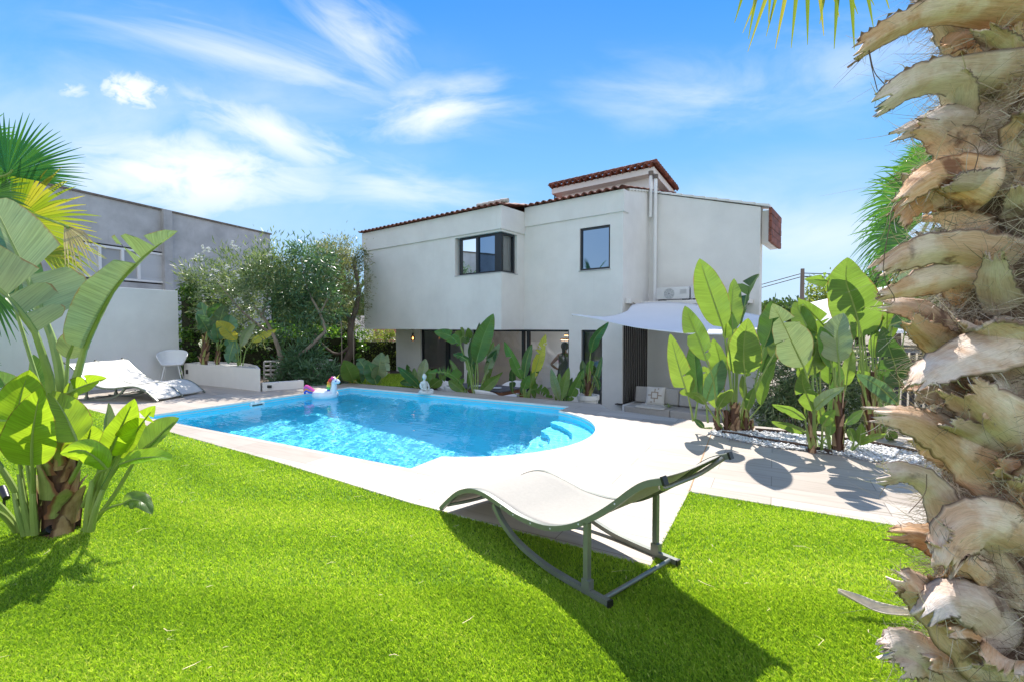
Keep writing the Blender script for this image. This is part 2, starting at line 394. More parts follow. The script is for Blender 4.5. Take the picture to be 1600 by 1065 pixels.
def cloud(px, py, rx, ry, ang, sharp, sc, stx, amt, seed, lo=.42, hi=.68):
    """a wisp of cloud at a bearing: an elongated soft patch broken up by drawn-out noise"""
    cx, cz = ray(px, py); ca, sa = math.cos(math.radians(ang)), math.sin(math.radians(ang))
    dx = mth(nt, 'SUBTRACT', gx, cx); dz = mth(nt, 'SUBTRACT', gz, cz)
    u = mth(nt, 'ADD', mth(nt, 'MULTIPLY', dx, ca), mth(nt, 'MULTIPLY', dz, sa)); v = mth(nt, 'SUBTRACT', mth(nt, 'MULTIPLY', dz, ca), mth(nt, 'MULTIPLY', dx, sa))
    cb = nt.nodes.new('ShaderNodeCombineXYZ'); nt.links.new(mth(nt, 'MULTIPLY_ADD', u, sc / stx, seed), cb.inputs[0]); nt.links.new(mth(nt, 'MULTIPLY', v, sc), cb.inputs[1]); cb.inputs[2].default_value = seed
    n = nt.nodes.new('ShaderNodeTexNoise'); n.inputs['Detail'].default_value = 9; n.inputs['Roughness'].default_value = .58; n.inputs['Scale'].default_value = 1; n.inputs['Distortion'].default_value = .5
    nt.links.new(cb.outputs[0], n.inputs['Vector'])
    r2 = mth(nt, 'ADD', mth(nt, 'POWER', mth(nt, 'ABSOLUTE', mth(nt, 'DIVIDE', u, rx / F)), 2), mth(nt, 'POWER', mth(nt, 'ABSOLUTE', mth(nt, 'DIVIDE', v, ry / F)), 2))
    mask = mth(nt, 'SUBTRACT', 1, mth(nt, 'POWER', r2, sharp), clamp=True)
    val = mth(nt, 'ADD', n.outputs['Fac'], mth(nt, 'MULTIPLY_ADD', mask, .34, -.34))
    mr = nt.nodes.new('ShaderNodeMapRange'); mr.interpolation_type = 'SMOOTHSTEP'; mr.inputs[1].default_value = lo; mr.inputs[2].default_value = hi; mr.inputs[3].default_value = 0; mr.inputs[4].default_value = amt
    nt.links.new(val, mr.inputs[0]); return mth(nt, 'MULTIPLY', mr.outputs[0], mask)
cl = [cloud(203, 142, 85, 42, -8, .8, 30, 1.5, .95, 3.1, .2, .55), cloud(116, 140, 42, 24, 0, .8, 34, 1.4, .6, 8.2, .2, .55),
      cloud(290, 270, 340, 100, -3, .6, 11, 2.2, 1.0, 1.7, .08, .46), cloud(430, 205, 260, 70, -22, .6, 14, 2.6, .8, 5.5, .2, .62),
      cloud(690, 175, 230, 85, 4, .6, 11, 3, .85, 2.2, .2, .6), cloud(570, 60, 240, 80, -42, .6, 13, 4, .7, 9.4, .22, .66),
      cloud(380, 90, 560, 85, -12, .6, 9, 5, .62, 4.4, .16, .62), cloud(1090, 150, 280, 100, -4, .6, 9, 2.8, .45, 6.1, .18, .62),
      cloud(600, 285, 330, 80, -8, .6, 9, 3, .6, 7.7, .18, .62), cloud(1350, 110, 320, 130, 8, .6, 8, 2.5, .36, 12.4, .2, .62),
      cloud(230, 200, 620, 260, 0, .7, 4, 2, .42, 15.4, .1, .6), cloud(1250, 360, 420, 150, 0, .7, 5, 2.5, .5, 19.4, .1, .62)]
tot = cl[0]
for c in cl[1:]: tot = mth(nt, 'MAXIMUM', tot, c)
hz = nt.nodes.new('ShaderNodeMapRange'); hz.interpolation_type = 'SMOOTHSTEP'; hz.inputs[1].default_value = -.05; hz.inputs[2].default_value = .55; hz.inputs[3].default_value = .62; hz.inputs[4].default_value = 0
nt.links.new(sp.outputs[2], hz.inputs[0])
# the physical sky, its glare rolled off, settled towards a clear blue that pales to the horizon
vm = nt.nodes.new('ShaderNodeVectorMath'); vm.operation = 'ADD'; nt.links.new(hs.outputs[0], vm.inputs[0]); vm.inputs[1].default_value = (6, 6, 6)
vd = nt.nodes.new('ShaderNodeVectorMath'); vd.operation = 'DIVIDE'; nt.links.new(hs.outputs[0], vd.inputs[0]); nt.links.new(vm.outputs[0], vd.inputs[1])
nis = mixc(nt, 1.0, vd.outputs[0], (4.6, 4.8, 5.2), 'MULTIPLY')
gr = mixc(nt, 1.0, ramp(nt, sp.outputs[2], [(0, (.62, .80, .93)), (.12, (.42, .68, .92)), (.32, (.20, .52, .91)), (.56, (.028, .30, .88)), (1, (.02, .2, .7))]), (3.45, 3.6, 3.9), 'MULTIPLY')
base = mixc(nt, .82, nis, gr)
back = nt.nodes.new('ShaderNodeMapRange'); back.interpolation_type = 'SMOOTHSTEP'; back.inputs[1].default_value = .1; back.inputs[2].default_value = -.4; back.inputs[3].default_value = 0; back.inputs[4].default_value = .62
nt.links.new(sp.outputs[1], back.inputs[0])
bn = ramp(nt, noise(nt, tc.outputs['Generated'], 2.2, 6), [(.3, (.5, .5, .5)), (.62, (1, 1, 1))])
base = mixc(nt, mth(nt, 'MULTIPLY', back.outputs[0], bn), base, (5.2, 5.0, 4.7))  # unseen white cloud behind the camera, added as neutral fill
skyc = mixc(nt, mth(nt, 'MULTIPLY', tot, front), base, (3.8, 3.85, 3.9))
nt.links.new(skyc, bg.inputs[0])

# ================================================================ ground, lawn, deck, pool
def sheet(name, poly, z, m, holes=(), skirt=0, skm=None):
    bm = bmesh.new(); es = []
    for lp in (poly, *holes):
        vs = [bm.verts.new((p[0], p[1], z)) for p in lp]
        es += [bm.edges.new((vs[i], vs[(i + 1) % len(vs)])) for i in range(len(vs))]
    bmesh.ops.triangle_fill(bm, use_beauty=True, use_dissolve=False, edges=es)
    for f in bm.faces:
        if f.normal.z < 0: f.normal_flip()
    if skirt:
        n = len(poly); vs = [bm.verts.new((p[0], p[1], zz)) for zz in (z, z - skirt) for p in poly]
        for i in range(n):
            f = bm.faces.new((vs[i], vs[(i + 1) % n], vs[n + (i + 1) % n], vs[n + i])); f.material_index = 1
    me = bpy.data.meshes.new(name); bm.to_mesh(me); bm.free()
    me.materials.append(m)
    if skirt: me.materials.append(skm or m)
    o = bpy.data.objects.new(name, me); COL.objects.link(o); return kind(o)
TZ = -.75
U = V((-.872, .489, 0)); U.normalize(); W_ = V((U.y, -U.x, 0))     # along / across the pool
A = V((-.97, 4.42, 0)); LEN, WID = 5.3, 3.98
B = A + U * LEN; C = B + W_ * WID; D = A + W_ * WID
a0 = A + W_ * .48; a1 = A + W_ * 3.52; hc = 1.52; sag = 1.05; RR = (hc * hc + sag * sag) / (2 * sag); cen = (a0 + a1) / 2 - U * (sag - RR)
half = math.asin(hc / RR)
def arc(off=0, n=28, z=0):
    r = RR - off; h = math.acos(min(1, (RR - sag) / r)) if True else half
    return [cen + (-U) * (r * math.cos(t)) + W_ * (r * math.sin(t)) + V((0, 0, z)) for t in [(-h + 2 * h * i / n) for i in range(n + 1)]]
pool_out = [A] + arc() + [D, C, B]
sheet('ground', [(-400, -60), (400, -60), (400, 600), (-400, 600)], TZ - .02, M['ground'], [[(p + (p - (A + C) / 2) * .01)[:2] for p in pool_out]])
lawn_l = [G(130, 636), G(438, 722), G(640, 784), G(1017, 882)]
lawn_r = [G(1017, 882), G(1077, 766.5), G(1400, 820)]
far_l = lawn_l[0] + (lawn_l[0] - lawn_l[1]).normalized() * 2.2
far_r = lawn_r[2] + (lawn_r[2] - lawn_r[1]).normalized() * 6
Co = C + U * .5 + W_ * .52; Do = D + W_ * .52 - U * .36
deck_poly = [far_l] + lawn_l + lawn_r[1:] + [far_r, V((9.5, 3.2, 0)), V((4.9, 5.65, 0)), V((3.75, 6.1, 0)), V((3.2, 6.4, 0)), V((2.72, 6.62, 0)), G(970, 641.5), G(955, 640), Do, Co, V((-5.2, 10.25, 0)), V((-6.0, 10.9, 0)), V((-7.9, 12.2, 0)), V((-9.2, 11.9, 0))]
def deckmat():
    m, nt, b = newmat('travertine_plank_tile'); ang = math.atan2(-U.y, -U.x)
    v = coord(nt, 'Object', (1, 1, 1), (0, 0, -ang))
    br = nt.nodes.new('ShaderNodeTexBrick'); nt.links.new(v, br.inputs['Vector'])
    br.offset = .37; br.inputs['Scale'].default_value = 1; br.inputs['Brick Width'].default_value = 1.2; br.inputs['Row Height'].default_value = .30
    br.inputs['Mortar Size'].default_value = .0035; br.inputs['Mortar Smooth'].default_value = .1; br.inputs['Bias'].default_value = 0
    br.inputs['Color1'].default_value = (.36, .31, .26, 1); br.inputs['Color2'].default_value = (.48, .43, .37, 1); br.inputs['Mortar'].default_value = (.20, .17, .14, 1)
    mp = nt.nodes.new('ShaderNodeMapping'); mp.inputs['Scale'].default_value = (.7, 9, 1); nt.links.new(v, mp.inputs[0])
    g = noise(nt, mp.outputs[0], 2.2, 7, .6)
    c = mixc(nt, .8, br.outputs['Color'], ramp(nt, g, [(.25, (.68, .62, .57)), (.5, (.97, .95, .93)), (.75, (1.05, 1.02, 1))]), 'MULTIPLY')
    dirt = noise(nt, coord(nt, 'Object'), .9, 5)
    c = mixc(nt, ramp(nt, dirt, [(.5, (0, 0, 0)), (.8, (.35, .35, .35))]), c, (.50, .44, .38))
    nt.links.new(c, b.inputs['Base Color']); b.inputs['Roughness'].default_value = .55
    bump(nt, b, mth(nt, 'ADD', g, mth(nt, 'MULTIPLY', br.outputs['Fac'], -2)), .12, .003); return m
M['deck'] = deckmat()
sheet('pool_deck', [p[:2] for p in deck_poly], 0, M['deck'], [[p[:2] for p in pool_out]], .8, M['wall'])
# expansion joint along the plank ends
j0, j1 = G(1077, 766), G(1112, 676); dj = (j1 - j0).normalized(); nj = V((dj.y, -dj.x, 0))
mb = MB(); mb.add([p + V((0, 0, .004)) for p in (j0 - nj * .005, j0 + nj * .005, j1 + nj * .005, j1 - nj * .005)], [(0, 1, 2, 3)]); kind(mb.build('deck_joint', M['jointmat']))
lawn_poly = [far_l] + lawn_l + lawn_r[1:] + [far_r, V((11, -4, 0)), V((-14, -4, 0)), V((-13, 4, 0))]
LAWN2 = [p[:2] for p in lawn_poly]
M['turf_base'] = mat('turf_backing', (.10, .20, .012), .95, .4, 30, .6, 200)
sheet('lawn', LAWN2, -.012, M['turf_base'], (), .6, M['ground'])
sheet('soil_bed', [(-8.6, 12.3), (-5.2, 10.3), (-4.4, 10.9), (-4.1, 11.3), (-2.6, 10.7), (-2.6, 17), (-8, 26), (-22, 26), (-16, 16)], -.07, M['soil'], (), .7)
# pool basin
def linermat():
    m, nt, b = newmat('pool_liner'); v = coord(nt)
    nt.links.new(ramp(nt, noise(nt, v, 3, 5), [(.3, (.08, .71, .92)), (.7, (.11, .77, .96))]), b.inputs['Base Color']); b.inputs['Roughness'].default_value = .5
    return m
M['liner'] = linermat()
M['waterline'] = mat('waterline_strip', (.42, .62, .72), .5, .1, 8); POOLZ = -1.45; WZ = -.085
mb = MB(); n = len(pool_out); zs = [0, -.03, -.034, POOLZ]; inset = [0, 0, 0, 0]
b0 = mb.add([p + V((0, 0, z)) for z in zs for p in pool_out], [])
for r in range(3):
    mb.cur = 0 if r == 0 else 1
    for i in range(n): mb.f.append([b0 + r * n + i, b0 + r * n + (i + 1) % n, b0 + (r + 1) * n + (i + 1) % n, b0 + (r + 1) * n + i]); mb.mi.append(mb.cur)
mb.f.append([b0 + 3 * n + i for i in range(n)]); mb.mi.append(1)
basin = kind(mb.build('pool_basin', [M['wall'], M['liner']], smooth=True, angle=20))
ctr_ = (A + C) / 2; mb = MB(); q = [ctr_ + (p - ctr_) * .9985 for p in pool_out]; b0 = mb.add([p + V((0, 0, z)) for z in (WZ + .012, WZ + .030) for p in q], [(i, (i + 1) % len(q), len(q) + (i + 1) % len(q), len(q) + i) for i in range(len(q))])
kind(mb.build('pool_waterline_strip', M['waterline'], smooth=False))
# curved entry steps in the bow end
mb = MB()
for k, (off, z) in enumerate(((.30, -.30), (.60, -.55), (.90, -.80))):
    o_, i_ = arc(off - .30 + .004), arc(off); 
    top = [V((p.x, p.y, z)) for p in o_] ; inn = [V((p.x, p.y, z)) for p in i_]; low = [V((p.x, p.y, z - .25 if k < 2 else POOLZ + .002)) for p in i_]
    m_ = len(top)
    q = mb.add(top + inn + low, [])
    for i in range(m_ - 1):
        mb.f.append([q + i, q + i + 1, q + m_ + i + 1, q + m_ + i]); mb.mi.append(0)
        mb.f.append([q + m_ + i, q + m_ + i + 1, q + 2 * m_ + i + 1, q + 2 * m_ + i]); mb.mi.append(0)
steps = kind(mb.build('pool_steps', M['liner'], smooth=False))
# water with real ripples
def water():
    m, nt, b = newmat('pool_water'); b.inputs['Base Color'].default_value = (.90, .985, 1, 1); b.inputs['Roughness'].default_value = 0
    b.inputs['IOR'].default_value = 1.333; b.inputs['Transmission Weight'].default_value = 1
    nz = noise(nt, coord(nt), 1); nt.links.new(ramp(nt, nz, [(.2, (.88, .98, 1)), (.8, (.92, .99, 1))]), b.inputs['Base Color'])
    r = np.random.default_rng(5); nu, nv = 460, 290; L = LEN + 1.45; Wd = WID + .12
    uu, vv = np.meshgrid(np.linspace(-1.3, LEN + .1, nu), np.linspace(-.06, WID + .06, nv))
    X = A.x + U.x * uu + W_.x * vv; Y = A.y + U.y * uu + W_.y * vv; Z = np.zeros_like(X)
    for lam in np.concatenate([r.uniform(.055, .12, 18), r.uniform(.14, .4, 10), r.uniform(.6, 1.3, 5)]):
        th = r.normal(1.1, 1.0); k = 2 * math.pi / lam; Z += .0135 / k * r.uniform(.35, .85) * np.sin(k * (X * math.cos(th) + Y * math.sin(th)) + r.uniform(0, 7))
    vs = np.stack([X, Y, WZ + Z], -1).reshape(-1, 3); idx = np.arange(nu * nv).reshape(nv, nu)
    fs = np.stack([idx[:-1, :-1], idx[1:, :-1], idx[1:, 1:], idx[:-1, 1:]], -1).reshape(-1, 4)
    o = np_mesh('water', vs, fs, m, smooth=True); return kind(o)
wat = water()
for o, at in ((wat, 'is_caustics_caster'), (basin, 'is_caustics_receiver'), (steps, 'is_caustics_receiver')):
    setattr(o.cycles, at, True)
sl.cycles.is_caustics_light = True
# gravel bed with two steel edgings and pale path behind
grav = [G(*p) for p in ((1104, 677), (1139, 686), (1194, 697), (1270, 706), (1317, 712), (1365, 722), (1443, 731), (1560, 745), (1570, 722), (1431, 708), (1348, 692), (1256, 681), (1180, 674), (1140, 668))]
sheet('gravel_bed', [p[:2] for p in grav], .004, mat('gravel_base', (.5, .5, .49), .9, .3, 60, .6, 150))
def inpoly(x, y, poly):
    ins = np.zeros(len(x), bool); n = len(poly); j = n - 1
    for i in range(n):
        xi, yi = poly[i][0], poly[i][1]; xj, yj = poly[j][0], poly[j][1]
        c = ((yi > y) != (yj > y)) & (x < (xj - xi) * (y - yi) / (yj - yi + 1e-12) + xi); ins ^= c; j = i
    return ins
def pebbles():
    n = 26000; xs = RNG.uniform(2.3, 6.5, n); ys = RNG.uniform(4.0, 6.6, n); k = inpoly(xs, ys, [p[:2] for p in grav]); xs, ys = xs[k], ys[k]; n = len(xs)
    base = np.array([(1, 0, 0), (0, 1, 0), (-1, 0, 0), (0, -1, 0), (0, 0, 1), (0, 0, -1), (.6, .6, .55), (-.6, .6, .55), (-.6, -.6, .55), (.6, -.6, .55)], float)
    fc = np.array([(0, 6, 4), (6, 1, 4), (1, 7, 4), (7, 2, 4), (2, 8, 4), (8, 3, 4), (3, 9, 4), (9, 0, 4), (0, 1, 6), (1, 2, 7), (2, 3, 8), (3, 0, 9), (1, 0, 5), (2, 1, 5), (3, 2, 5), (0, 3, 5)])
    s = RNG.uniform(.010, .020, (n, 1, 1)); an = RNG.uniform(0, 6.28, n); ca, sa = np.cos(an), np.sin(an)
    p = base[None] * s * RNG.uniform(.7, 1.3, (n, 1, 3)) * np.array([1, 1, .7]); x = p[..., 0] * ca[:, None] - p[..., 1] * sa[:, None]; y = p[..., 0] * sa[:, None] + p[..., 1] * ca[:, None]
    v = np.stack([x + xs[:, None], y + ys[:, None], p[..., 2] + RNG.uniform(.010, .026, (n, 1))], -1).reshape(-1, 3)
    f = (fc[None] + (np.arange(n) * 10)[:, None, None]).reshape(-1, 3); mi = np.repeat((RNG.random(n) > .8).astype(int), len(fc))
    kind(np_mesh('gravel', v, f, [M['pebble'], M['grey_pebble']], mi=mi), 'stuff', 'white pebbles in the planting bed')
pebbles()
for nm, pts, lab in (('near', ((1128, 678), (1160, 683), (1194, 690), (1240, 697), (1275, 704), (1300, 710)), 'rusty steel garden edging between deck and white pebbles, running in front of the banana stems'),
                     ('far', ((1180, 674), (1225, 678), (1256, 681), (1300, 687), (1348, 693), (1431, 709), (1500, 722)), 'rusty steel garden edging at the far side of the pebble bed, along the pale path')):
    c = catmull([G(*p) for p in pts], 40); mb = MB()
    mb.tube([p + V((0, 0, .022)) for p in c], [.03] * 41, square=True, flat=.16, up=(1, 0, 0)); tag(mb.build('garden_edging', M['steel_edge']), lab, 'edging', 'steel edgings of the pebble bed')
# ---- turf: one blade per triangle, thinning out with distance
def turf():
    V_, T_ = [], []
    def region(x0, x1, y0, y1, dens, wid, ln):
        n = int((x1 - x0) * (y1 - y0) * dens); x = RNG.uniform(x0, x1, n); y = RNG.uniform(y0, y1, n)
        k = inpoly(x, y, LAWN2) & (np.abs(x / np.maximum(y, .1)) < 2.4) if y0 > .6 else inpoly(x, y, LAWN2)
        x, y = x[k], y[k]; n = len(x); an = RNG.uniform(0, 6.28, n); l = ln * RNG.uniform(.6, 1.2, n); w_ = wid * RNG.uniform(.7, 1.3, n)
        lean = RNG.uniform(.1, .9, n) * l; la = RNG.normal(2.5, 1.5, n)
        bx, by = np.cos(an) * w_, np.sin(an) * w_; z0 = np.full(n, -.012)
        mx, my = x + np.cos(la) * lean * .35, y + np.sin(la) * lean * .35
        p = np.stack([np.stack([x - bx, y - by, z0], -1), np.stack([x + bx, y + by, z0], -1), np.stack([mx + bx * .8, my + by * .8, z0 + l * .55], -1), np.stack([x + np.cos(la) * lean, y + np.sin(la) * lean, z0 + l * RNG.uniform(.75, 1, n)], -1)], 1)
        q = .5 + .22 * np.sin(x * 1.3 + y * 2.1) * np.sin(y * 1.1 - x * .7); t = np.clip(RNG.normal(.45, .22, n) + (q - .5) * .5 + .10 * np.sin((x * .45 + y * .9) * 9 + 2 * np.sin(x * 2)), 0, 1)
        V_.append(p.reshape(-1, 3)); T_.append(np.repeat(t, 4))
    region(-3.4, 4.2, 1.2, 2.4, 60000, .0018, .0215); region(-5.6, 6.5, 2.4, 3.6, 26000, .0024, .0215); region(-8.5, 7, 3.6, 5.2, 13000, .0034, .022); region(-12, 0, 5.2, 9.4, 5000, .005, .024)
    v = np.concatenate(V_); t = np.concatenate(T_); n = len(v) // 4; b = (np.arange(n) * 4)[:, None]
    f = np.concatenate([b + np.array([0, 1, 2]), b + np.array([0, 2, 3])])
    kind(np_mesh('lawn_grass', v, f, M['turf'], tint=t), 'stuff', 'short bright green turf of the lawn')
turf()
# ================================================================ the house (local frame: x along the facade to the right, y to the back, z from the terrace)
HA = math.radians(-38); HF = V((math.cos(HA), math.sin(HA), 0)); HN = V((-HF.y, HF.x, 0)); HO = P(974, 297, 10.2); HO = V((HO.x, HO.y, TZ))
def HW(x, y, z): return HO + HF * x + HN * y + V((0, 0, z))
def onY(px, py, y):          # local (x, z) where the sight line meets the vertical plane local y
    k, s = ray(px, py); q = HO + HN * y; t = (k * q.y - q.x) / (HF.x - k * HF.y); return t, H + s * (q.y + t * HF.y) - TZ
def onX(px, py, x):
    k, s = ray(px, py); q = HO + HF * x; t = (k * q.y - q.x) / (HN.x - k * HN.y); return t, H + s * (q.y + t * HN.y) - TZ
house = empty('house', HO, 'two-storey white rendered house with a cantilevered upper floor and clay tile roof behind the pool', 'house', rz=HA)
def hb(mb, name, m, parent=house, **k): return mb.build(name, m, parent, local=True, **k)
def panel(mb, a0_, a1_, z0, z1, f0, f1, ops=(), axis='x'):
    bs = sorted({a0_, a1_, *[o for q in ops for o in q[:2]]})
    for u0, u1 in zip(bs, bs[1:]):
        mid = (u0 + u1) / 2; cuts = sorted([(q[2], q[3]) for q in ops if q[0] < mid < q[1]]); z = z0
        for c0, c1 in cuts + [(z1, z1)]:
            if c0 > z + 1e-4:
                if axis == 'x': mb.bx(u0, u1, f0, f1, z, c0)
                else: mb.bx(f0, f1, u0, u1, z, c0)
            z = max(z, c1)
BX0, BX1, BY = -8.15, -2.67, -.915
D_ = (-1.02, -.485, 0, 2.02); W2 = (-4.45, -1.35, 0, 2.02); W1 = (-6.6, -4.77, 0, 2.02); WR = (-1.07, -.305, 3.38, 4.35); WB = (-4.205, BX1, 3.395, 4.35)
for xa, xb in ((-7.78, W1[0]), (W1[1], W2[0]), (W2[1], D_[0]), (D_[1], 0)):
    mb = MB(); mb.bx(xa, xb, 0, .25, 0, 2.02); hb(mb, 'wall_pier', M['wall'], smooth=False)
mb = MB(); mb.bx(-7.78, -7.53, .251, 6.8, 0, 2.02); hb(mb, 'end_wall', M['wall'], smooth=False)
mb = MB(); panel(mb, BX1, 0, 2.02, 4.62, 0, .25, [WR]); hb(mb, 'upper_wall', M['wall'], smooth=False)
mb = MB(); panel(mb, BX0, BX1, 2.02, 4.44, BY, BY + .2, [(WB[0], BX1 + .01, WB[2], WB[3])])
panel(mb, BY + .2, 0, 2.02, 4.44, BX1 - .2, BX1, [(BY + .2, -.29, WB[2], WB[3])], 'y'); mb.bx(BX0, BX0 + .2, BY + .2, 6.8, 2.02, 4.44)
mb.bx(BX0 + .2, BX1 - .2, BY + .2, 0, 2.02, 2.2); mb.bx(BX0 + .2, BX1, 0, 6.8, 2.03, 2.2)
hb(mb, 'cantilevered_upper_wall', M['wall'], smooth=False)
mb = MB(); mb.bx(BX1 - .15, -.25, .25, 6.8, 2.03, 2.2); hb(mb, 'ceiling_slab', M['interior'], smooth=False)
# eaves band
mb = MB(); mb.prism([(BX0 - .035, BY - .035), (BX1 + .035, BY - .035), (BX1 + .035, -.003), (BX1 - .2, -.003), (BX1 - .2, 2), (BX0 - .035, 2)], 4.405, 4.95)
mb.bx(BX1 + .036, .03, -.03, .25, 4.59, 5.06); hb(mb, 'eaves_band', M['wall'], smooth=False)
# side wall with raking top, right hand wall below the falling roof
def vprism(mb, poly, f0, f1, axis):
    n = len(poly); q = [(V((p[0], f, p[1])) if axis == 'y' else V((f, p[0], p[1]))) for f in (f0, f1) for p in poly]
    mb.add(q, [tuple(range(n)), tuple(range(n, 2 * n))[::-1]] + [(i, i + n, (i + 1) % n + n, (i + 1) % n) for i in range(n)])
mb = MB(); vprism(mb, [(.25, 0), (1.475, 0), (1.475, 5.33), (.25, 5.10)], -.25, 0.0, 'x'); hb(mb, 'side_wall', M['wall'], smooth=False)
mb = MB(); vprism(mb, [(-.25, 0), (2.41, 0), (2.41, 4.60), (0, 5.31), (-.25, 5.36)], 1.475, 1.72, 'y'); mb.prism([(2.2, 1.723), (2.385, 1.723), (1.50, 6.4), (1.3, 6.4)], 0, 4.5); hb(mb, 'right_wall', M['wall'], smooth=False)
mb = MB(); panel(mb, -7.53, 1.3, 0, 4.4, 6.41, 6.6, [(-4.3, .8, .1, 2.0), (-7.4, -5.0, .1, 2.0)]); hb(mb, 'rear_wall', M['wall'], smooth=False)  # unseen rear openings added to let daylight into the rooms
# roof of barrel tiles
def tiles(x0, x1, y0, z0, y1, z1, pitch=.185, amp=.027, nrow=10):
    mb = MB(); nx = int((x1 - x0) / pitch) * 8
    def fn(u, v):
        x = x0 + (x1 - x0) * u; c = math.cos(2 * math.pi * (x - x0) / pitch); c = math.copysign(abs(c) ** .7, c)
        k = (v * nrow) % 1; return (x, y0 + (y1 - y0) * v, z0 + (z1 - z0) * v + amp * c - .02 * k)
    return mb.grid(fn, nx, nrow * 3)
mb = tiles(BX0 - .1, BX1 + .09, BY - .13, 4.985, 3.2, 5.67, nrow=12); hb(mb, 'tile_roof', M['tile'], solid=.018)
mb = tiles(BX1 + .10, .06, -.12, 5.095, 3.2, 5.69, nrow=9); hb(mb, 'tile_roof', M['tile'], solid=.018)
mb = MB(); mb.add([(-8.2, 3.2, 5.64), (-.3, 3.2, 5.5), (-.3, 7, 5.0), (-8.2, 7, 5.0)], [(0, 1, 2, 3)]); mb.add([(.02, 1.73, 5.26), (2.38, 1.73, 4.52), (1.5, 6.4, 4.5), (.02, 6.4, 5.2)], [(0, 1, 2, 3)]); hb(mb, 'rear_roof', M['tile'], smooth=False, solid=.03)
# ridge tiles where the two roof planes meet, verge tiles along the right hand slope
mb = MB()
for i in range(5): mb.tube([(BX1 - .75 + i * .17, BY + .0 + i * .02, 5.06 + .005 * i), (BX1 - .55 + i * .17, BY + .03 + i * .02, 5.05 + .005 * i)], .055, 10)
hb(mb, 'ridge_tiles', M['tile_pale'])
mb = MB(); nt_ = 10
for i in range(nt_):
    u0 = .0 + 2.55 * i / nt_; u1 = .0 + 2.55 * (i + 1) / nt_; z = lambda u: 5.33 - .29 * u
    mb.add([(u0, 1.44, z(u0) - .005), (u1 + .02, 1.44, z(u1) - .005), (u1 + .02, 1.9, z(u1)), (u0, 1.9, z(u0)), (u0, 1.44, z(u0) + .030), (u1 + .02, 1.44, z(u1) + .045), (u1 + .02, 1.9, z(u1) + .045), (u0, 1.9, z(u0) + .030)], [(0, 1, 5, 4), (1, 2, 6, 5), (4, 5, 6, 7), (3, 0, 4, 7), (0, 3, 2, 1)])
for i in range(7):
    v0 = .25 + 1.22 * i / 7; v1 = .25 + 1.22 * (i + 1) / 7; zz = lambda v: 5.06 + .19 * (v - .1)
    mb.add([(-.2, v0, zz(v0)), (.035, v0, zz(v0)), (.035, v1, zz(v1) + .02), (-.2, v1, zz(v1) + .02), (-.2, v0, zz(v0) + .05), (.035, v0, zz(v0) + .05), (.035, v1, zz(v1) + .04), (-.2, v1, zz(v1) + .04)], [(0, 1, 5, 4), (1, 2, 6, 5), (4, 5, 6, 7), (3, 0, 4, 7), (0, 3, 2, 1)])
hb(mb, 'verge_tiles', M['wall'], smooth=False)
mb = MB(); mb.bx(2.415, 2.56, 1.60, 2.6, 3.85, 4.54); hb(mb, 'eaves_box', M['soffit'], smooth=False)
mb = MB()
for i in range(5): mb.bx(2.565, 2.625 - .004 * (i % 2), 1.44, 2.7, 3.86 + .142 * i, 3.995 + .142 * i)
hb(mb, 'eaves_tiles', M['tile'], smooth=False, bevel=.012)
# stair tower with its own falling roof
TY = 2.1; tx1, tz1 = onY(1022, 256, TY); tx0, tz0 = onY(862, 296, TY); wz = (onY(1022, 270, TY)[1] + onY(866, 303, TY)[1]) / 2
tz = (tz1 + tz0) / 2; tyb, tzb = onX(1056, 300, tx1)
print('tower', tx0, tx1, tz0, tz1, wz, tyb, tzb)
tyb = min(tyb, TY + 3.2); sl_ = (tzb - tz) / (tyb - TY)
mb = MB(); vprism(mb, [(TY + .22, 4.6), (tyb - .1, 4.6), (tyb - .1, wz + sl_ * (tyb - TY)), (TY + .22, wz)], tx0 + .22, tx1 - .2, 'x'); hb(mb, 'tower_wall', M['wall'], smooth=False)
mb = MB(); vprism(mb, [(TY, wz), (tyb, wz + sl_ * (tyb - TY)), (tyb, tz - .03 + sl_ * (tyb - TY)), (TY, tz - .03)], tx0, tx1, 'x'); hb(mb, 'tower_eaves', M['soffit'], smooth=False)
mb = tiles(tx0 - .07, tx1 + .05, TY - .10, tz + .03, tyb, tz + .03 + sl_ * (tyb - TY), amp=.04, nrow=6); hb(mb, 'tower_roof', M['tile'], solid=.022)
mb = MB(); n_ = 12
for i in range(n_):
    v0 = TY - .1 + (tyb - TY) * i / n_; v1 = TY - .1 + (tyb - TY) * (i + 1.15) / n_; q = tz + .035
    mb.tube([(tx1 + .07, v0, q + .02 + sl_ * (v0 - TY)), (tx1 + .07, v1, q + .0 + sl_ * (v1 - TY))], [.06, .05], 8)
for i in range(n_ + 2):
    u0 = tx0 - .06 + (tx1 - tx0 + .1) * i / (n_ + 2); u1 = tx0 - .06 + (tx1 - tx0 + .1) * (i + 1.12) / (n_ + 2)
    mb.tube([(u0, TY - .02, tz + .085), (u1, TY - .02, tz + .105)], [.055, .045], 8)
hb(mb, 'tower_edge_tiles', M['tile'])
mb = MB(); mb.tube(catmull([(tx0 + .05, TY + .1, wz - .02), (tx0 + .03, TY + .12, wz - .25), (tx0 + .18, TY + .2, wz - .42), (tx0 + .3, TY + .2, wz - .46)], 10), .02, 6); hb(mb, 'drain_pipe', M['frame'])
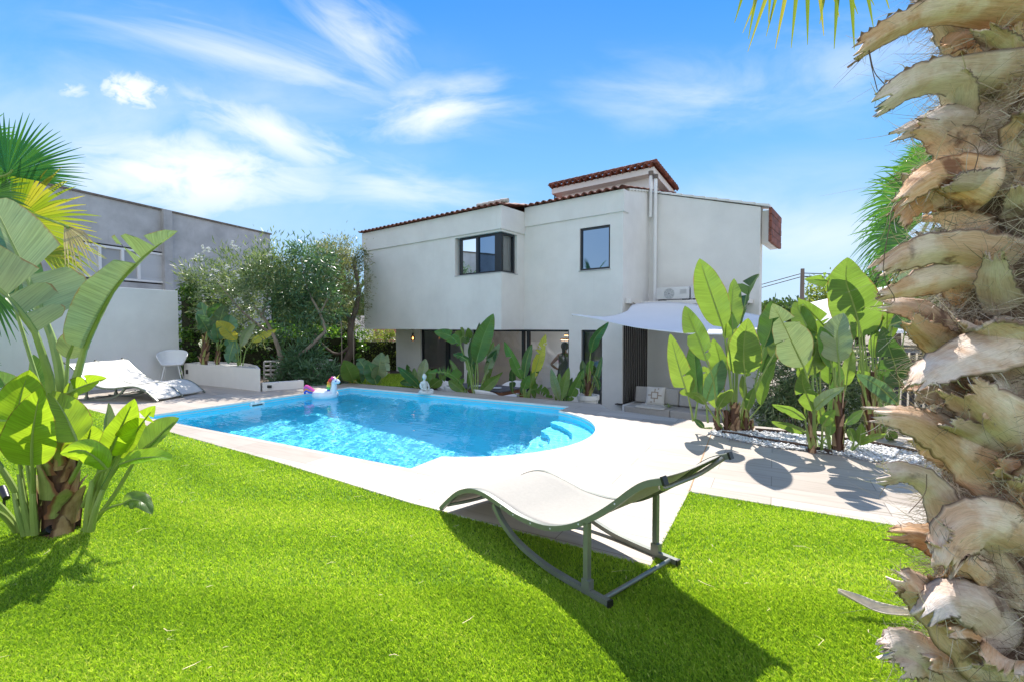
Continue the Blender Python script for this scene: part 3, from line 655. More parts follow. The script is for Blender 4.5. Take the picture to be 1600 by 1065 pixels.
# flue pipes in the inner corner
for xx, zb, zt in ((.075, 4.70, 5.68), (.19, 2.69, 5.58)):
    mb = MB(); mb.tube([(xx, 1.36, zb), (xx, 1.36, zt)], .042, 12); f = hb(mb, 'flue_pipe', M['white_metal'])
    mb = MB(); mb.lathe([(.0, .10), (.06, .10), (.06, .0), (.042, 0)], (xx, 1.36, zt), 12); hb(mb, 'flue_cap', M['pole'], f)
mb = MB(); mb.bx(.004, 2.30, .80, 1.47, 2.58, 2.67); hb(mb, 'canopy_slab', M['soffit'], smooth=False, bevel=.006)
mb = MB(); mb.bx(.004, .12, .12, .80, 2.60, 2.72); hb(mb, 'canopy_bracket', M['soffit'], smooth=False)
# slatted screen on the side wall
mb = MB()
for i in range(13): y = .06 + i * .105; mb.bx(.004, .020, y, y + .050, .02, 2.30)
hb(mb, 'slat_screen', M['darkwood'], smooth=False)
# windows and doors: frame > pane
def win_x(name, x0, x1, z0, z1, y, muls=(), fw=.045, glass='glass', inset=.05, dep=.06):
    mb = MB(); a, b = y + inset, y + inset + dep
    mb.bx(x0, x1, a, b, z1 - fw, z1); mb.bx(x0, x1, a, b, z0, z0 + fw); mb.bx(x0, x0 + fw, a, b, z0 + fw, z1 - fw); mb.bx(x1 - fw, x1, a, b, z0 + fw, z1 - fw)
    for m0, m1 in muls: mb.bx(m0, m1, a - .004, b, z0 + fw, z1 - fw)
    fr = hb(mb, name, M['frame'], smooth=False); es = [x0 + fw] + [v for m in muls for v in m] + [x1 - fw]
    for i in range(0, len(es), 2):
        g = MB(); yy_ = y + inset + dep / 2; g.add([(es[i], yy_, z0 + fw), (es[i + 1], yy_, z0 + fw), (es[i + 1], yy_, z1 - fw), (es[i], yy_, z1 - fw)], [(0, 1, 2, 3)]); hb(g, 'pane', M[glass], fr, smooth=False)
    return fr
win_x('sliding_door', *W1, 0, [(-5.56, -5.42)], .05); sd = win_x('sliding_door', *W2, 0, [(-2.78, -2.70), (-2.62, -2.54)], .05); win_x('glazed_door', *D_, 0)
f = win_x('window', *WR, 0, glass='glass_up', inset=.03); mb = MB(); mb.bx(WR[0] - .02, WR[1] + .02, -.02, .03, WR[2] - .022, WR[2] - .001); hb(mb, 'sill', M['concrete'], f, smooth=False)
# corner window of the upper floor
x0, x1, z0, z1 = WB; yf = BY + .08; xs = BX1 - .06; ye = -.29
mb = MB(); fw = .05
mb.bx(x0 + .09, xs, yf, yf + .07, z1 - fw, z1); mb.bx(x0 + .09, xs, yf, yf + .07, z0, z0 + fw); mb.bx(x0 + .09, x0 + .15, yf, yf + .07, z0 + fw, z1 - fw); mb.bx(xs - .20, xs + .003, yf - .003, yf + .07, z0 + fw, z1 - fw); mb.bx(x0 + .66, x0 + .74, yf - .003, yf + .07, z0 + fw, z1 - fw)
mb.bx(xs - .07, xs, yf + .071, ye - .03, z1 - fw, z1); mb.bx(xs - .07, xs, yf + .071, ye - .03, z0, z0 + fw); mb.bx(xs - .07, xs, ye - .08, ye - .03, z0 + fw, z1 - fw)
cw = hb(mb, 'corner_window', M['frame'], smooth=False); yc = yf + .035
for q in ([(x0 + .15, yc), (x0 + .66, yc)], [(x0 + .74, yc), (xs - .2, yc)], [(xs - .035, yf + .07), (xs - .035, ye - .08)]):
    g = MB(); g.add([(*q[0], z0 + fw), (*q[1], z0 + fw), (*q[1], z1 - fw), (*q[0], z1 - fw)], [(0, 1, 2, 3)]); hb(g, 'pane', M['glass_up' if q[0][0] == x0 + .74 else 'glass'], cw, smooth=False)
mb = MB(); mb.prism([(x0 - .01, BY - .012), (BX1 + .012, BY - .012), (BX1 + .012, ye + .02), (BX1 - .1, ye + .02), (BX1 - .1, BY + .1), (x0 - .01, BY + .1)], z0 - .02, z0 - .001); hb(mb, 'sill', M['concrete'], cw, smooth=False)
# rooms behind the glass
mb = MB(); mb.bx(-7.5, -.26, .26, 6.6, -.02, -.002); hb(mb, 'room_floor', M['interior_floor'], smooth=False)
mb = MB(); mb.bx(-4.72, -4.56, .3, 6.4, 0, 2.02); mb.bx(-1.30, -1.15, .3, 3.2, 0, 2.02); mb.bx(-7.5, -6.2, 4.2, 4.35, 0, 2.02); mb.bx(-1.1, -.26, 1.6, 1.7, 0, 2.02); hb(mb, 'room_partition', M['interior'], smooth=False)
mb = MB(); mb.bx(BX0 + .2, -.25, 1.6, 1.7, 2.2, 4.6); mb.bx(-2.9, -2.78, .3, 1.6, 2.2, 4.4); hb(mb, 'upper_partition', M['interior'], smooth=False)
mb = MB(); mb.bx(-5.35, -5.05, 3.95, 4.0, .55, 1.6); pic = hb(mb, 'wall_panel', M['frame'], smooth=False)
mb = MB(); mb.bx(-1.25, -1.17, -.012, -.001, .80, 1.02); hb(mb, 'wall_socket', M['white_plastic'], smooth=False, bevel=.004)
mb = MB(); mb.tube([(1.06, 1.46, 2.02), (1.06, 1.40, 2.02)], .03, 8); mb.box((1.06, 1.37, 2.02), (.20, .14, .07)); hb(mb, 'spotlight', M['frame'], bevel=.006)
# curtains hang behind the corner window
def curtain(name, a, b, z0, z1, waves, label):
    mb = MB(); a, b = V(a), V(b); L = (b - a).length; d = (b - a).normalized(); nn = V((d.y, -d.x, 0))
    mb.grid(lambda u, v: a + d * L * u + nn * (.03 * math.sin(u * waves * 6.28 + .5 * math.sin(v * 2)) + .01 * math.sin(u * 31)) + V((0, 0, z0 + (z1 - z0) * v)), waves * 10, 6)
    o = mb.build(name, M['curtain']); tag(o, label, 'curtain'); return o
p = HW(x0 + .12, BY + .26, 0); q = HW(x0 + .62, BY + .26, 0); curtain('curtain', p, q, 3.3, 4.38, 5, 'white sheer curtain behind the wide front pane of the corner window')
p = HW(BX1 - .22, BY + .2, 0); q = HW(BX1 - .22, -.2, 0); curtain('curtain', p, q, 3.3, 4.38, 6, 'white sheer curtain filling the narrow return pane of the corner window')
# terrace
tp = [Co + V((-.1, .05, 0)), Do + V((-.06, .02, 0)), V((1.62, 7.45, 0)), V((2.75, 6.66, 0)), V((5.0, 5.9, 0)), HW(3.3, -2, 0), HW(3.3, 1.5, 0), HW(-7.9, 1, 0), V((-4.2, 13, 0))]
sheet('terrace', [p[:2] for p in tp], TZ, M['terrace'])
# air conditioners on the canopy
def ac(px0, px1, y, label):
    xa, xb = onY(px0, 460, y)[0], onY(px1, 460, y)[0]; z0, z1 = 2.67, 2.98; r = empty('air_conditioner', HW((xa + xb) / 2, y, z0), label, 'air conditioner', 'air conditioners on the canopy', HA)
    w2 = (xb - xa) / 2 - .004
    mb = MB(); mb.bx(-w2, w2, 0, .26, .04, z1 - z0); mb.build('casing', M['casing'], r, local=True, bevel=.012)
    mb = MB(); mb.bx(-w2 + .05, -w2 + .15, 0, .26, -.0, .039); mb.bx(w2 - .15, w2 - .05, 0, .26, 0, .039); mb.build('foot', M['black'], r, local=True)
    mb = MB(); R = Matrix.Rotation(math.pi / 2, 3, 'X'); c = (-w2 * .2, -.006, .165)
    for k in range(6): rr = .025 + .018 * k; mb.tube([V(c) + V((rr * math.cos(t), 0, rr * math.sin(t))) for t in [i * 6.2832 / 24 for i in range(25)]], .0035, 4, cap=False)
    for k in range(8): t = k * .785; mb.tube([V(c) + V((.03 * math.cos(t), 0, .03 * math.sin(t))), V(c) + V((.118 * math.cos(t), 0, .118 * math.sin(t)))], .003, 4)
    g = mb.build('fan_grille', M['white_plastic'], r, local=True)
    mb = MB(); mb.lathe([(0, 0), (.122, 0)], (c[0], -.002, c[2]), 28, R); mb.build('fan_opening', M['grille_grey'], r, local=True)
    mb = MB()
    for k in range(4): mb.bx(w2 - .2, w2 - .06, -.006, 0, .16 + .025 * k, .17 + .025 * k)
    mb.build('label_plate', M['concrete'], r, local=True)
ac(1025, 1077, 1.0, 'white air conditioner unit on the canopy, close to the flue pipes'); ac(1079, 1122, 1.0, 'white air conditioner unit on the canopy, half hidden by banana leaves')
# ================================================================ left: boundary wall, planter, neighbour
wd = V((.447, .894, 0)); wn = V((-wd.y, wd.x, 0)); we = G(281, 595.5)
r = empty('garden_wall', we, 'plain white garden wall standing behind the two loungers', 'wall')
mb = MB(); q = [we, we - wd * 12, we - wd * 12 + wn * .25, we + wn * .25]; mb.prism([p[:2] for p in q], -.1, 2.22); mb.build('wall_face', M['wall_left'], r, smooth=False, bevel=.01)
mb = MB(); pl = [G(288, 598), G(366, 606), G(407, 611)]; bk = [pl[2] + V((-.52, .85, 0)), pl[1] + V((-.25, .95, 0)), pl[0] + V((.05, .8, 0))]; outer = pl + bk; cc = sum(outer, V()) / 6
planter = empty('planter', cc, 'long low cream rendered planter holding three banana plants by the garden wall', 'planter')
mb.prism([p[:2] for p in outer], 0, .38); inner = [cc + (p - cc) * .94 for p in outer]; n = 6
b0 = mb.add([V((p.x, p.y, z)) for z in (.38, .47) for p in outer] + [V((p.x, p.y, z)) for z in (.47, .38) for p in inner], [])
for k in range(3):
    for i in range(n): mb.f.append([b0 + k * n + i, b0 + k * n + (i + 1) % n, b0 + (k + 1) * n + (i + 1) % n, b0 + (k + 1) * n + i]); mb.mi.append(0)
mb.build('box', M['cream'], planter, smooth=False)
mb = MB(); mb.prism([(p.x, p.y) for p in inner], .384, .43); mb.build('white_gravel_fill', mat('planter_gravel', (.55, .54, .52), .9, .5, 70, .8, 90, bdist=.02), planter, smooth=False)
mb = MB(); mb.box(pl[0] + V((.13, -.07, .28)), (.07, .03, .10)); tag(mb.build('wall_light', M['black'], bevel=.008), 'small black outdoor socket box on the cream planter near the white chair', 'socket box')
# neighbour building
na = P(422, 367, 20); nb_ = P(50, 285, 20 * (510 - 367) / (510 - 285)); nd = (V((na.x, na.y, 0)) - V((nb_.x, nb_.y, 0))).normalized(); nn_ = V((-nd.y, nd.x, 0)); NT = na.z
nbld = empty('neighbour_building', (na.x, na.y, TZ), 'grey rendered flat-roofed neighbouring building with shuttered windows beyond the garden wall', 'building')
N0 = V((na.x, na.y, 0))
def nP(s, o, z): return N0 - nd * s + nn_ * o + V((0, 0, z))
def nbox(mb, s0, s1, o0, o1, z0, z1):
    mb.add([nP(s, o, z) for z in (z0, z1) for o in (o0, o1) for s in (s0, s1)], [(0, 2, 3, 1), (4, 5, 7, 6), (0, 1, 5, 4), (2, 6, 7, 3), (0, 4, 6, 2), (1, 3, 7, 5)])
def nS(px, py):
    k, s = ray(px, py); t = (N0.x - k * N0.y) / (nd.x - k * nd.y); q = N0 - nd * t; return t, H + s * q.y
s1, zt1 = nS(109, 377); s0, zb0 = nS(256, 447); zt = nS(180, 386)[1]; zb = nS(230, 441)[1]
mb = MB()
nbox(mb, 0, s0 - .05, 0, 6, TZ, NT); nbox(mb, s1 + .05, 16, 0, 6, TZ, NT); nbox(mb, s0 - .05, s1 + .05, 0, 6, zt + .05, NT); nbox(mb, s0 - .05, s1 + .05, 0, 6, TZ, zb - .05); nbox(mb, s0 - .05, s1 + .05, .35, 6, zb - .05, zt + .05)
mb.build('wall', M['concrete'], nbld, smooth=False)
sp_ = nS(258, 340)[0]; mb = MB(); nbox(mb, sp_ - .14, sp_ + .14, -.14, -.003, TZ, NT + .03); mb.build('pilaster', M['concrete'], nbld, smooth=False)
mb = MB(); nbox(mb, -.05, 16, -.05, 6, NT + .003, NT + .06); mb.build('parapet_cap', M['pole'], nbld, smooth=False)
mb = MB(); nbox(mb, s0, s1, -.02, .06, zt - .07, zt); nbox(mb, s0, s1, -.02, .06, zb, zb + .07)
cuts = [s0, s0 + (s1 - s0) * .30, s0 + (s1 - s0) * .48, s0 + (s1 - s0) * .72, s1]
for c in cuts: nbox(mb, c - .04, c + .04, -.03, .055, zb + .07, zt - .07)
wf = mb.build('window', M['white_metal'], nbld, smooth=False)
M['shutter'] = mat('shutter_slats', (.50, .52, .54), .7, .05, 3, .8, 30, stretch=(.02, .02, 1), bdist=.02); 
for a_, b_ in ((cuts[0], cuts[1]), (cuts[3], cuts[4])): mb = MB(); nbox(mb, a_ + .045, b_ - .045, .0, .03, zb + .075, zt - .075); mb.build('shutter', M['shutter'], wf, smooth=False)
mb = MB()
for a_, b_ in ((cuts[1], cuts[2]), (cuts[2], cuts[3])): mb.add([nP(s, .03, z) for s, z in ((a_ + .04, zb + .07), (b_ - .04, zb + .07), (b_ - .04, zt - .07), (a_ + .04, zt - .07))], [(0, 1, 2, 3)])
mb.build('blind', mat('roller_blind', (.34, .36, .38), .5, .05, 2), wf, smooth=False)
# a further building seen under the cantilever, past the hedge
far = empty('brick_building', P(600, 530, 26), 'distant pale building with brick red bands, glimpsed under the overhang past the sunny hedge', 'building')
mb = MB(); mb.box(P(596, 530, 26) + V((0, .5, -.8)), (3.0, .8, 4.2)); mb.build('wall', M['cream'], far, smooth=False)
mb = MB(); mb.box(P(604, 519, 26) + V((0, -.0, 0)), (1.4, .2, .55)); mb.box(P(604, 534, 26) + V((0, 0, 0)), (1.4, .2, .3)); mb.build('brick_band', M['brick'], far, smooth=False)
# ================================================================ big-leaved plants
def leaf(parent, stalk, mid, w, turn=0, fold=16, wl=1, wr=1, tears=0, m='leaf', sr=.012, seed=None, curl=0., sm='stalk', shape=.78, wav=.02, pw=.80):
    """stalk and mid are lists of points in space (foot first, tip last); w = half width in metres"""
    rn = random.Random(seed if seed is not None else hash((round(mid[0].x, 3), round(mid[-1].z, 3))) & 0xffff)
    n = 22; c = catmull(mid, n); L = sum((c[i + 1] - c[i]).length for i in range(n)); mb = MB()
    frames = []
    for i in range(n + 1):
        t = (c[min(i + 1, n)] - c[max(i - 1, 0)]).normalized(); vd = (c[i] - CAM).normalized()
        s = t.cross(vd)
        s = s.normalized() if s.length > .12 else (frames[-1][1] if frames else t.orthogonal())
        if frames and s.dot(frames[-1][1]) < 0: s = -s
        nn = s.cross(t).normalized()
        if nn.dot(vd) > 0: nn = -nn
        a = math.radians(turn); s2 = s * math.cos(a) + nn * math.sin(a); n2 = nn * math.cos(a) - s * math.sin(a)
        frames.append((t, s2, n2))
    def at(x):
        x = max(0, min(1, x)) * n; i = min(int(x), n - 1); u = x - i
        return c[i].lerp(c[i + 1], u), frames[i][1].lerp(frames[i + 1][1], u).normalized(), frames[i][2].lerp(frames[i + 1][2], u).normalized()
    prof = lambda x: max(0, 1 - abs(2 * min(1, x) ** shape - 1) ** 2.05) ** pw
    ph = rn.random() * 6
    for side, ws in ((-1, wl), (1, wr)):
        brk = sorted(rn.uniform(.12, .88) for _ in range(tears if ws > .3 else 0)); secs = list(zip([0] + brk, brk + [1]))
        for k, (t0, t1) in enumerate(secs):
            df = math.radians(fold + (rn.uniform(-26, 26) if tears else rn.uniform(-3, 3))); nr = max(3, int(26 * (t1 - t0))); nc = 6
            gap = .035 if tears else 0
            def fn(u, v, t0=t0, t1=t1, df=df, side=side, ws=ws):
                tt = t0 + (t1 - t0) * v; e = 0
                if gap:
                    lo = gap * u if t0 > 0 else 0; hi = gap * u if t1 < 1 else 0; tt = t0 + lo + (t1 - hi - t0 - lo) * v
                p, s, nn = at(tt); q = prof(tt) * w * ws * u
                if gap and u > .7:
                    if t1 < 1: q *= 1 - .25 * max(0, v - .7) / .3 * (u - .7) / .3
                tip = .06 * u * (1 if tt < .9 else 0)
                y = math.sin(df) * q + curl * q * q / max(w, .01) + wav * u * math.sin(tt * 17 + ph + side) * prof(tt)*w*4
                return p + s * side * q * math.cos(df) + nn * y + (frames[min(n, int(tt * n))][0]) * (q * .18)
            mb.grid(fn, nc, nr, lambda u, v, t0=t0, t1=t1, side=side: (.5 + side * .5 * u, (t0 + (t1 - t0) * v) * L))
    o = mb.build('leaf', M[m], parent)
    sp_ = (catmull(stalk + [mid[0]], 10) if stalk else [mid[0]]); pts = sp_[:-1] + [at(x)[0] - at(x)[2] * sr * .15 for x in (0, .15, .3, .45, .6, .75, .88)]
    k = len(pts); rr = [sr * (1.25 - .55 * i / len(sp_)) if i < len(sp_) else sr * .7 * (1 - (i - len(sp_)) / (k - len(sp_))) + .0015 for i in range(k)]
    t = MB(); t.tube(pts, rr, 7); t.build('stalk', M[sm], o); return o
def plant(name, base, d, label, cat, leaves, group=None, dstep=.03):
    """leaves: (stalk px list, midrib px list, half width px, options); px are bearings, each leaf at its own depth near the stem"""
    r = empty(name, base, label, cat, group); k = F / d
    for i, L in enumerate(leaves):
        st, mi, w = L[:3]; op = dict(L[3]) if len(L) > 3 else {}
        if 'tears' not in op and w > 9 and (i * 7 + len(label)) % 3 == 0: op['tears'] = 1 + (i + len(label)) % 2
        op['fold'] = op.get('fold', 16) + 7
        dd = op.pop('d', ((i * 7) % 5 - 2) * dstep * d / 3); lean = op.pop('lean', ((i * 5) % 7 - 3) * .03 * d / 3)
        sp_ = [P(x, y, d + dd * .5 * j / max(1, len(st))) for j, (x, y) in enumerate(st)]; m = len(mi)
        mp = [P(x, y, d + dd * .5 + (dd * .5 + lean) * j / (m - 1)) for j, (x, y) in enumerate(mi)]
        leaf(r, sp_, mp, w / k * (.9 if w > 15 else 1), **op)
    return r
def stem(parent, pts, r0, r1, rings=7, seed=3, m='sheath', green=None):
    """stem wrapped in old leaf sheaths: pointed flaps, green and dry, set alternately up it"""
    rn = random.Random(seed); c = catmull(pts, 24); mb = MB(); mb.tube(c, [(r0 + (r1 - r0) * i / 24) * .72 for i in range(25)], 10)
    rings = int(rings * 2.4) + 4; Lt = sum((c[i + 1] - c[i]).length for i in range(24))
    for k in range(rings):
        x = .97 * (k / rings) ** .9; i = min(int(x * 24), 21); p = c[i]; ax = (c[min(i + 4, 24)] - p).normalized(); e = V((1, 0, 0)) - ax * ax.x; e.normalize(); g = ax.cross(e)
        rr = (r0 + (r1 - r0) * x) * .78; a0_ = (k % 2) * math.pi + rn.normalvariate(-.5, .8); h = Lt * rn.uniform(.2, .40); fl = rn.uniform(.1, .9); cv = rn.uniform(-.5, .5); s0 = rn.uniform(.5, 1.0)
        mb.cur = 1 if rn.random() < (green if green is not None else .15) + .5 * x else 0
        def fn(u, v):
            sp = s0 * (1 - v) ** .75 * (1 + .10 * math.sin(v * 19 + k)) + .04; a = a0_ + (u - .5) * 2 * sp + cv * v; R = rr * (1.04 + fl * v * v * 1.1 + .12 * abs(2 * u - 1) * (1 - v))
            return p + ax * (h * v) + (e * math.cos(a) + g * math.sin(a)) * R
        mb.grid(fn, 7, 9, lambda u, v: (u, v))
    return mb.build('stem', [M[m], M['sheath_green']], parent)
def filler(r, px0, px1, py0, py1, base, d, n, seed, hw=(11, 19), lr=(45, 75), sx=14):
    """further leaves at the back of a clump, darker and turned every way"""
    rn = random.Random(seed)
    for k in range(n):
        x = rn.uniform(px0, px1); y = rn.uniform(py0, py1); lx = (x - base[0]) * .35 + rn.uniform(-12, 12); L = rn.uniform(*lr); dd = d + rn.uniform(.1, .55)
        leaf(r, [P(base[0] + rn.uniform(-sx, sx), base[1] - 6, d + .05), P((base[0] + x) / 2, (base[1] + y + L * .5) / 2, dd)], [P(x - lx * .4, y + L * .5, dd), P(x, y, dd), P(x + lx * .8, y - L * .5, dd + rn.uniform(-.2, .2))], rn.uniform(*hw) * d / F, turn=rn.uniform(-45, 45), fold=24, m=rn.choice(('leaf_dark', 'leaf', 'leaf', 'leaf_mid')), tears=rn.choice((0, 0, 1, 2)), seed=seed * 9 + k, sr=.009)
# ---- the clump on the lawn
bL = G(93, 832)
dL = 3.05
clump = plant('banana_plant', bL, dL, 'big lush banana-like clump on the lawn, torn leaves above and bright young ones below', 'banana plant', [
    ([(100, 700), (116, 605), (122, 580)], [(132, 545), (152, 500), (182, 447), (226, 400), (278, 361)], 58, dict(pw=.45, m='leaf_pale', tears=3, fold=8, wr=1, wl=.06, turn=12, seed=5, sr=.024, shape=.7, d=.02)),
    ([(92, 700), (95, 602), (84, 540)], [(70, 500), (52, 455), (35, 415), (14, 370), (-12, 312)], 74, dict(pw=.5, m='leaf_pale', tears=1, fold=4, wl=1.05, wr=.15, turn=-8, seed=9, sr=.026, shape=.62, d=.22)),
    ([(86, 700), (79, 605), (72, 572)], [(55, 520), (30, 484), (0, 452), (-40, 415), (-80, 370)], 60, dict(pw=.45, m='leaf_pale', tears=2, fold=10, wl=1, wr=.12, turn=10, seed=4, sr=.024, shape=.6, d=-.25)),
    ([(95, 690), (103, 600)], [(106, 560), (116, 535), (131, 512)], 22, dict(m='leaf_pale', fold=8, d=.1)),
    ([(88, 690)], [(20, 470), (30, 430), (10, 380), (-20, 350)], 34, dict(m='leaf_bluish', fold=10, d=.3)),
    ([(46, 833), (40, 780)], [(26, 694), (27, 660), (32, 620), (46, 577)], 44, dict(m='leaf_bright', turn=14, fold=16, d=-.25, lean=.15, shape=.66)),
    ([(50, 834), (52, 780)], [(50, 727), (50, 690), (55, 650), (64, 606)], 36, dict(m='leaf_bright', turn=-18, fold=14, d=-.4, lean=.1, shape=.62)),
    ([(105, 760), (126, 720)], [(121, 690), (112, 668), (98, 640), (78, 610)], 33, dict(m='leaf_bright', turn=-10, fold=12, d=-.3, lean=.25, shape=.66)),
    ([(92, 660)], [(99, 617), (122, 606), (145, 597), (167, 590)], 19, dict(m='leaf_bright', turn=-24, fold=14, d=-.05, shape=.7)),
    ([(75, 720)], [(62, 640), (58, 615), (56, 585), (52, 553)], 20, dict(m='leaf', turn=30, d=.15)),
    ([(110, 760)], [(126, 720), (134, 700), (140, 680), (143, 664)], 32, dict(m='leaf_bright', fold=10, d=.05, shape=.6)),
    ([(130, 790), (152, 742)], [(168, 732), (152, 716), (128, 702), (94, 708)], 21, dict(m='leaf_bright', turn=-20, fold=22, d=-.45, curl=-.8, tears=0)),
    ([(136, 826), (146, 770)], [(160, 712), (162, 690), (166, 660), (169, 628)], 15, dict(m='leaf_pale', turn=50, fold=20, d=-.1)),
    ([(136, 826), (150, 775)], [(169, 712), (180, 688), (195, 655), (210, 622)], 25, dict(m='leaf_bright', turn=16, fold=16, d=-.1, shape=.7)),
    ([(137, 826), (158, 775)], [(186, 712), (204, 686), (222, 660), (243, 633)], 24, dict(m='leaf_bright', turn=-14, fold=14, d=0, shape=.7)),
    ([(138, 827), (180, 770)], [(218, 706), (238, 690), (258, 670), (280, 652)], 24, dict(m='leaf', turn=-22, fold=8, wl=.5, wr=1.1, d=.05, sr=.013)),
    ([(136, 826), (160, 765)], [(186, 725), (215, 716), (245, 713), (270, 717)], 15, dict(m='leaf_bright', turn=-38, fold=16, d=-.15)),
    ([(135, 826), (150, 770)], [(172, 728), (180, 712), (190, 697), (200, 684)], 20, dict(m='leaf_dark', turn=20, fold=20, d=.12)),
    ([(128, 828), (150, 806), (172, 792)], [(192, 786), (205, 780), (222, 783), (238, 803)], 15, dict(m='leaf', turn=-20, fold=24, curl=-.6, d=-.3, sr=.009)),
    ([(140, 826)], [(150, 770), (158, 740), (168, 700), (176, 660)], 17, dict(m='leaf_dark', turn=40, d=.2)),
    ([(44, 834), (30, 780), (0, 728)], [(-30, 690), (-50, 660), (-70, 630)], 30, dict(m='leaf_bright', sr=.018, d=-.3)),
    ([(36, 835), (10, 800)], [(-14, 775), (-50, 745), (-80, 730)], 30, dict(m='leaf_bright', sr=.017, d=-.2)),
    ([(30, 836), (6, 806)], [(-20, 792), (-60, 780), (-90, 776)], 25, dict(m='leaf', sr=.015, d=-.35)),
    ([(60, 834), (48, 760)], [(38, 690), (30, 650), (14, 610), (-6, 580)], 30, dict(m='leaf', turn=-25, d=.1, sr=.014)),
], dstep=.02)
stem(clump, [P(92, 838, dL), P(92, 780, dL), P(92, 730, dL), P(90, 680, dL)], .12, .085, 12, 2, green=.25)
for k, (x0, y0, x1, y1) in enumerate(((48, 834, 30, 740), (55, 834, 52, 730), (136, 828, 144, 750), (142, 828, 160, 765), (40, 835, 22, 770))):
    mb = MB(); mb.tube(catmull([P(x0, y0, dL - .1), P((x0 + x1) / 2 - 2, (y0 + y1) / 2, dL - .12), P(x1, y1, dL - .1)], 8), [.022, .012], 8); mb.build('shoot', M['stalk'], clump)
# little black garden spotlights at its foot
def garden_spot(px, py, d, rz, label):
    p = P(px, py, d); r = empty('garden_spotlight', V((p.x, p.y, 0)), label, 'garden light', 'black garden spotlights under the banana clump')
    R = Matrix.Rotation(rz, 3, 'Z') @ Matrix.Rotation(1.1, 3, 'Y'); mb = MB(); mb.lathe([(0, 0), (.020, 0), (.025, .08), (.025, .12), (.020, .12), (.019, .115), (0, .115)], p - R @ V((0, 0, .07)), 14, R); mb.build('lamp_head', M['black'], r)
    mb = MB(); mb.tube([V((p.x, p.y, 0)), p], .008, 6); mb.build('ground_spike', M['black'], r)
garden_spot(74, 829, 2.98, -.4, 'black garden spotlight lying against the brown stem foot of the banana clump')
garden_spot(6, 768, 3.3, 2.6, 'black garden spotlight at the far side of the clump stalks, at the picture edge')
# ---- three plants in the planter
d = 10.95
g = 'banana plants in the cream planter'
p1 = plant('banana_plant', P(320, 567, d), d, 'dusty tall banana plant with a shaggy brown stem, nearest the garden wall in the planter', 'banana plant', [
    ([(321, 540)], [(325, 517), (318, 505), (308, 491)], 12, dict(m='leaf_bluish', tears=3)), ([(322, 535)], [(328, 516), (320, 494), (313, 472)], 13, dict(m='leaf_bluish', tears=3)),
    ([(322, 530)], [(329, 500), (337, 487), (346, 474)], 12, dict(m='leaf_dark', tears=1)), ([(322, 535)], [(330, 515), (335, 525), (338, 535)], 9, dict(m='leaf_bluish')), ([(322, 565)], [(317, 545), (315, 530)], 5)], g)
stem(p1, [P(319, 569, d), P(320, 545, d), P(323, 525, d)], .10, .05, 6)
p2 = plant('banana_plant', P(340, 568, d - .1), d - .1, 'slim banana plant with dark upright leaves, middle one of the three in the planter', 'banana plant', [
    ([(340, 550)], [(341, 531), (339, 518), (336, 504)], 9, dict(m='leaf_bluish')), ([(340, 550)], [(337, 523), (344, 500), (351, 477)], 13, dict(m='leaf_dark', tears=2)),
    ([(341, 545)], [(352, 520), (357, 507), (360, 492)], 14, dict(m='leaf_bluish', tears=1)), ([(342, 545)], [(355, 530), (366, 548), (368, 566)], 12, dict(m='leaf_bluish', tears=3))], g)
stem(p2, [P(340, 569, d - .1), P(340, 555, d - .1), P(341, 540, d - .1)], .06, .035, 5)
plant('banana_plant', P(375, 570, d - .35), d - .35, 'banana plant with long yellowing torn leaves, furthest from the garden wall in the planter', 'banana plant', [
    ([(374, 570)], [(369, 532), (354, 515), (338, 502)], 11, dict(m='leaf_yellow', fold=8)), ([(376, 570)], [(376, 541), (384, 522), (398, 506)], 8, dict(m='leaf_pale', turn=20)),
    ([(379, 571), (384, 548)], [(393, 534), (411, 523), (432, 515)], 8, dict(m='leaf_yellow', tears=3, wl=1, wr=.6)), ([(372, 570)], [(365, 535), (360, 552), (357, 568)], 9, dict(m='leaf_bluish', tears=2)), ([(372, 571)], [(368, 556), (364, 546)], 5, dict(m='leaf_yellow'))], g)
# ---- bed below the pool's far edge
def dB(px):
    a_, b_ = Co, Do; k = (px - 800) / F; t = (k * a_.y - a_.x) / ((b_.x - a_.x) - k * (b_.y - a_.y)); return a_.y + t * (b_.y - a_.y) + .28
def bed(px, py, label, leaves, **k):
    d = dB(px); b = P(px, py, d); BEDS.append(plant('banana_plant', V((b.x, b.y, TZ)), d, label, 'banana plant', leaves, 'banana plants along the terrace', **k))
BEDS = []
d = 11.2; b = P(575, 603, d)
plant('banana_plant', V((b.x, b.y, -.1)), d, 'broad-leaved banana plant beyond the pool corner, in front of the sunny hedge', 'banana plant', [
    ([(570, 603)], [(552, 594), (545, 578), (537, 562)], 15, dict(m='leaf')), ([(572, 603)], [(574, 585), (568, 572), (559, 560)], 13, dict(m='leaf_dark')), ([(573, 603)], [(566, 598), (560, 588), (552, 575)], 14, dict(m='leaf_dark')),
    ([(588, 603)], [(588, 592), (592, 574), (597, 550)], 14, dict(m='leaf_pale', tears=1)), ([(595, 603)], [(595, 590), (600, 573), (606, 553)], 10, dict(m='leaf_pale', turn=30)), ([(580, 603)], [(588, 600), (582, 582), (574, 565)], 14, dict(m='leaf_dark')),
    ([(552, 603)], [(550, 599), (552, 590), (554, 581)], 6, dict(m='leaf_yellow')), ([(560, 603)], [(560, 600), (556, 592), (560, 580)], 8, dict(m='leaf'))], 'banana plants along the terrace')
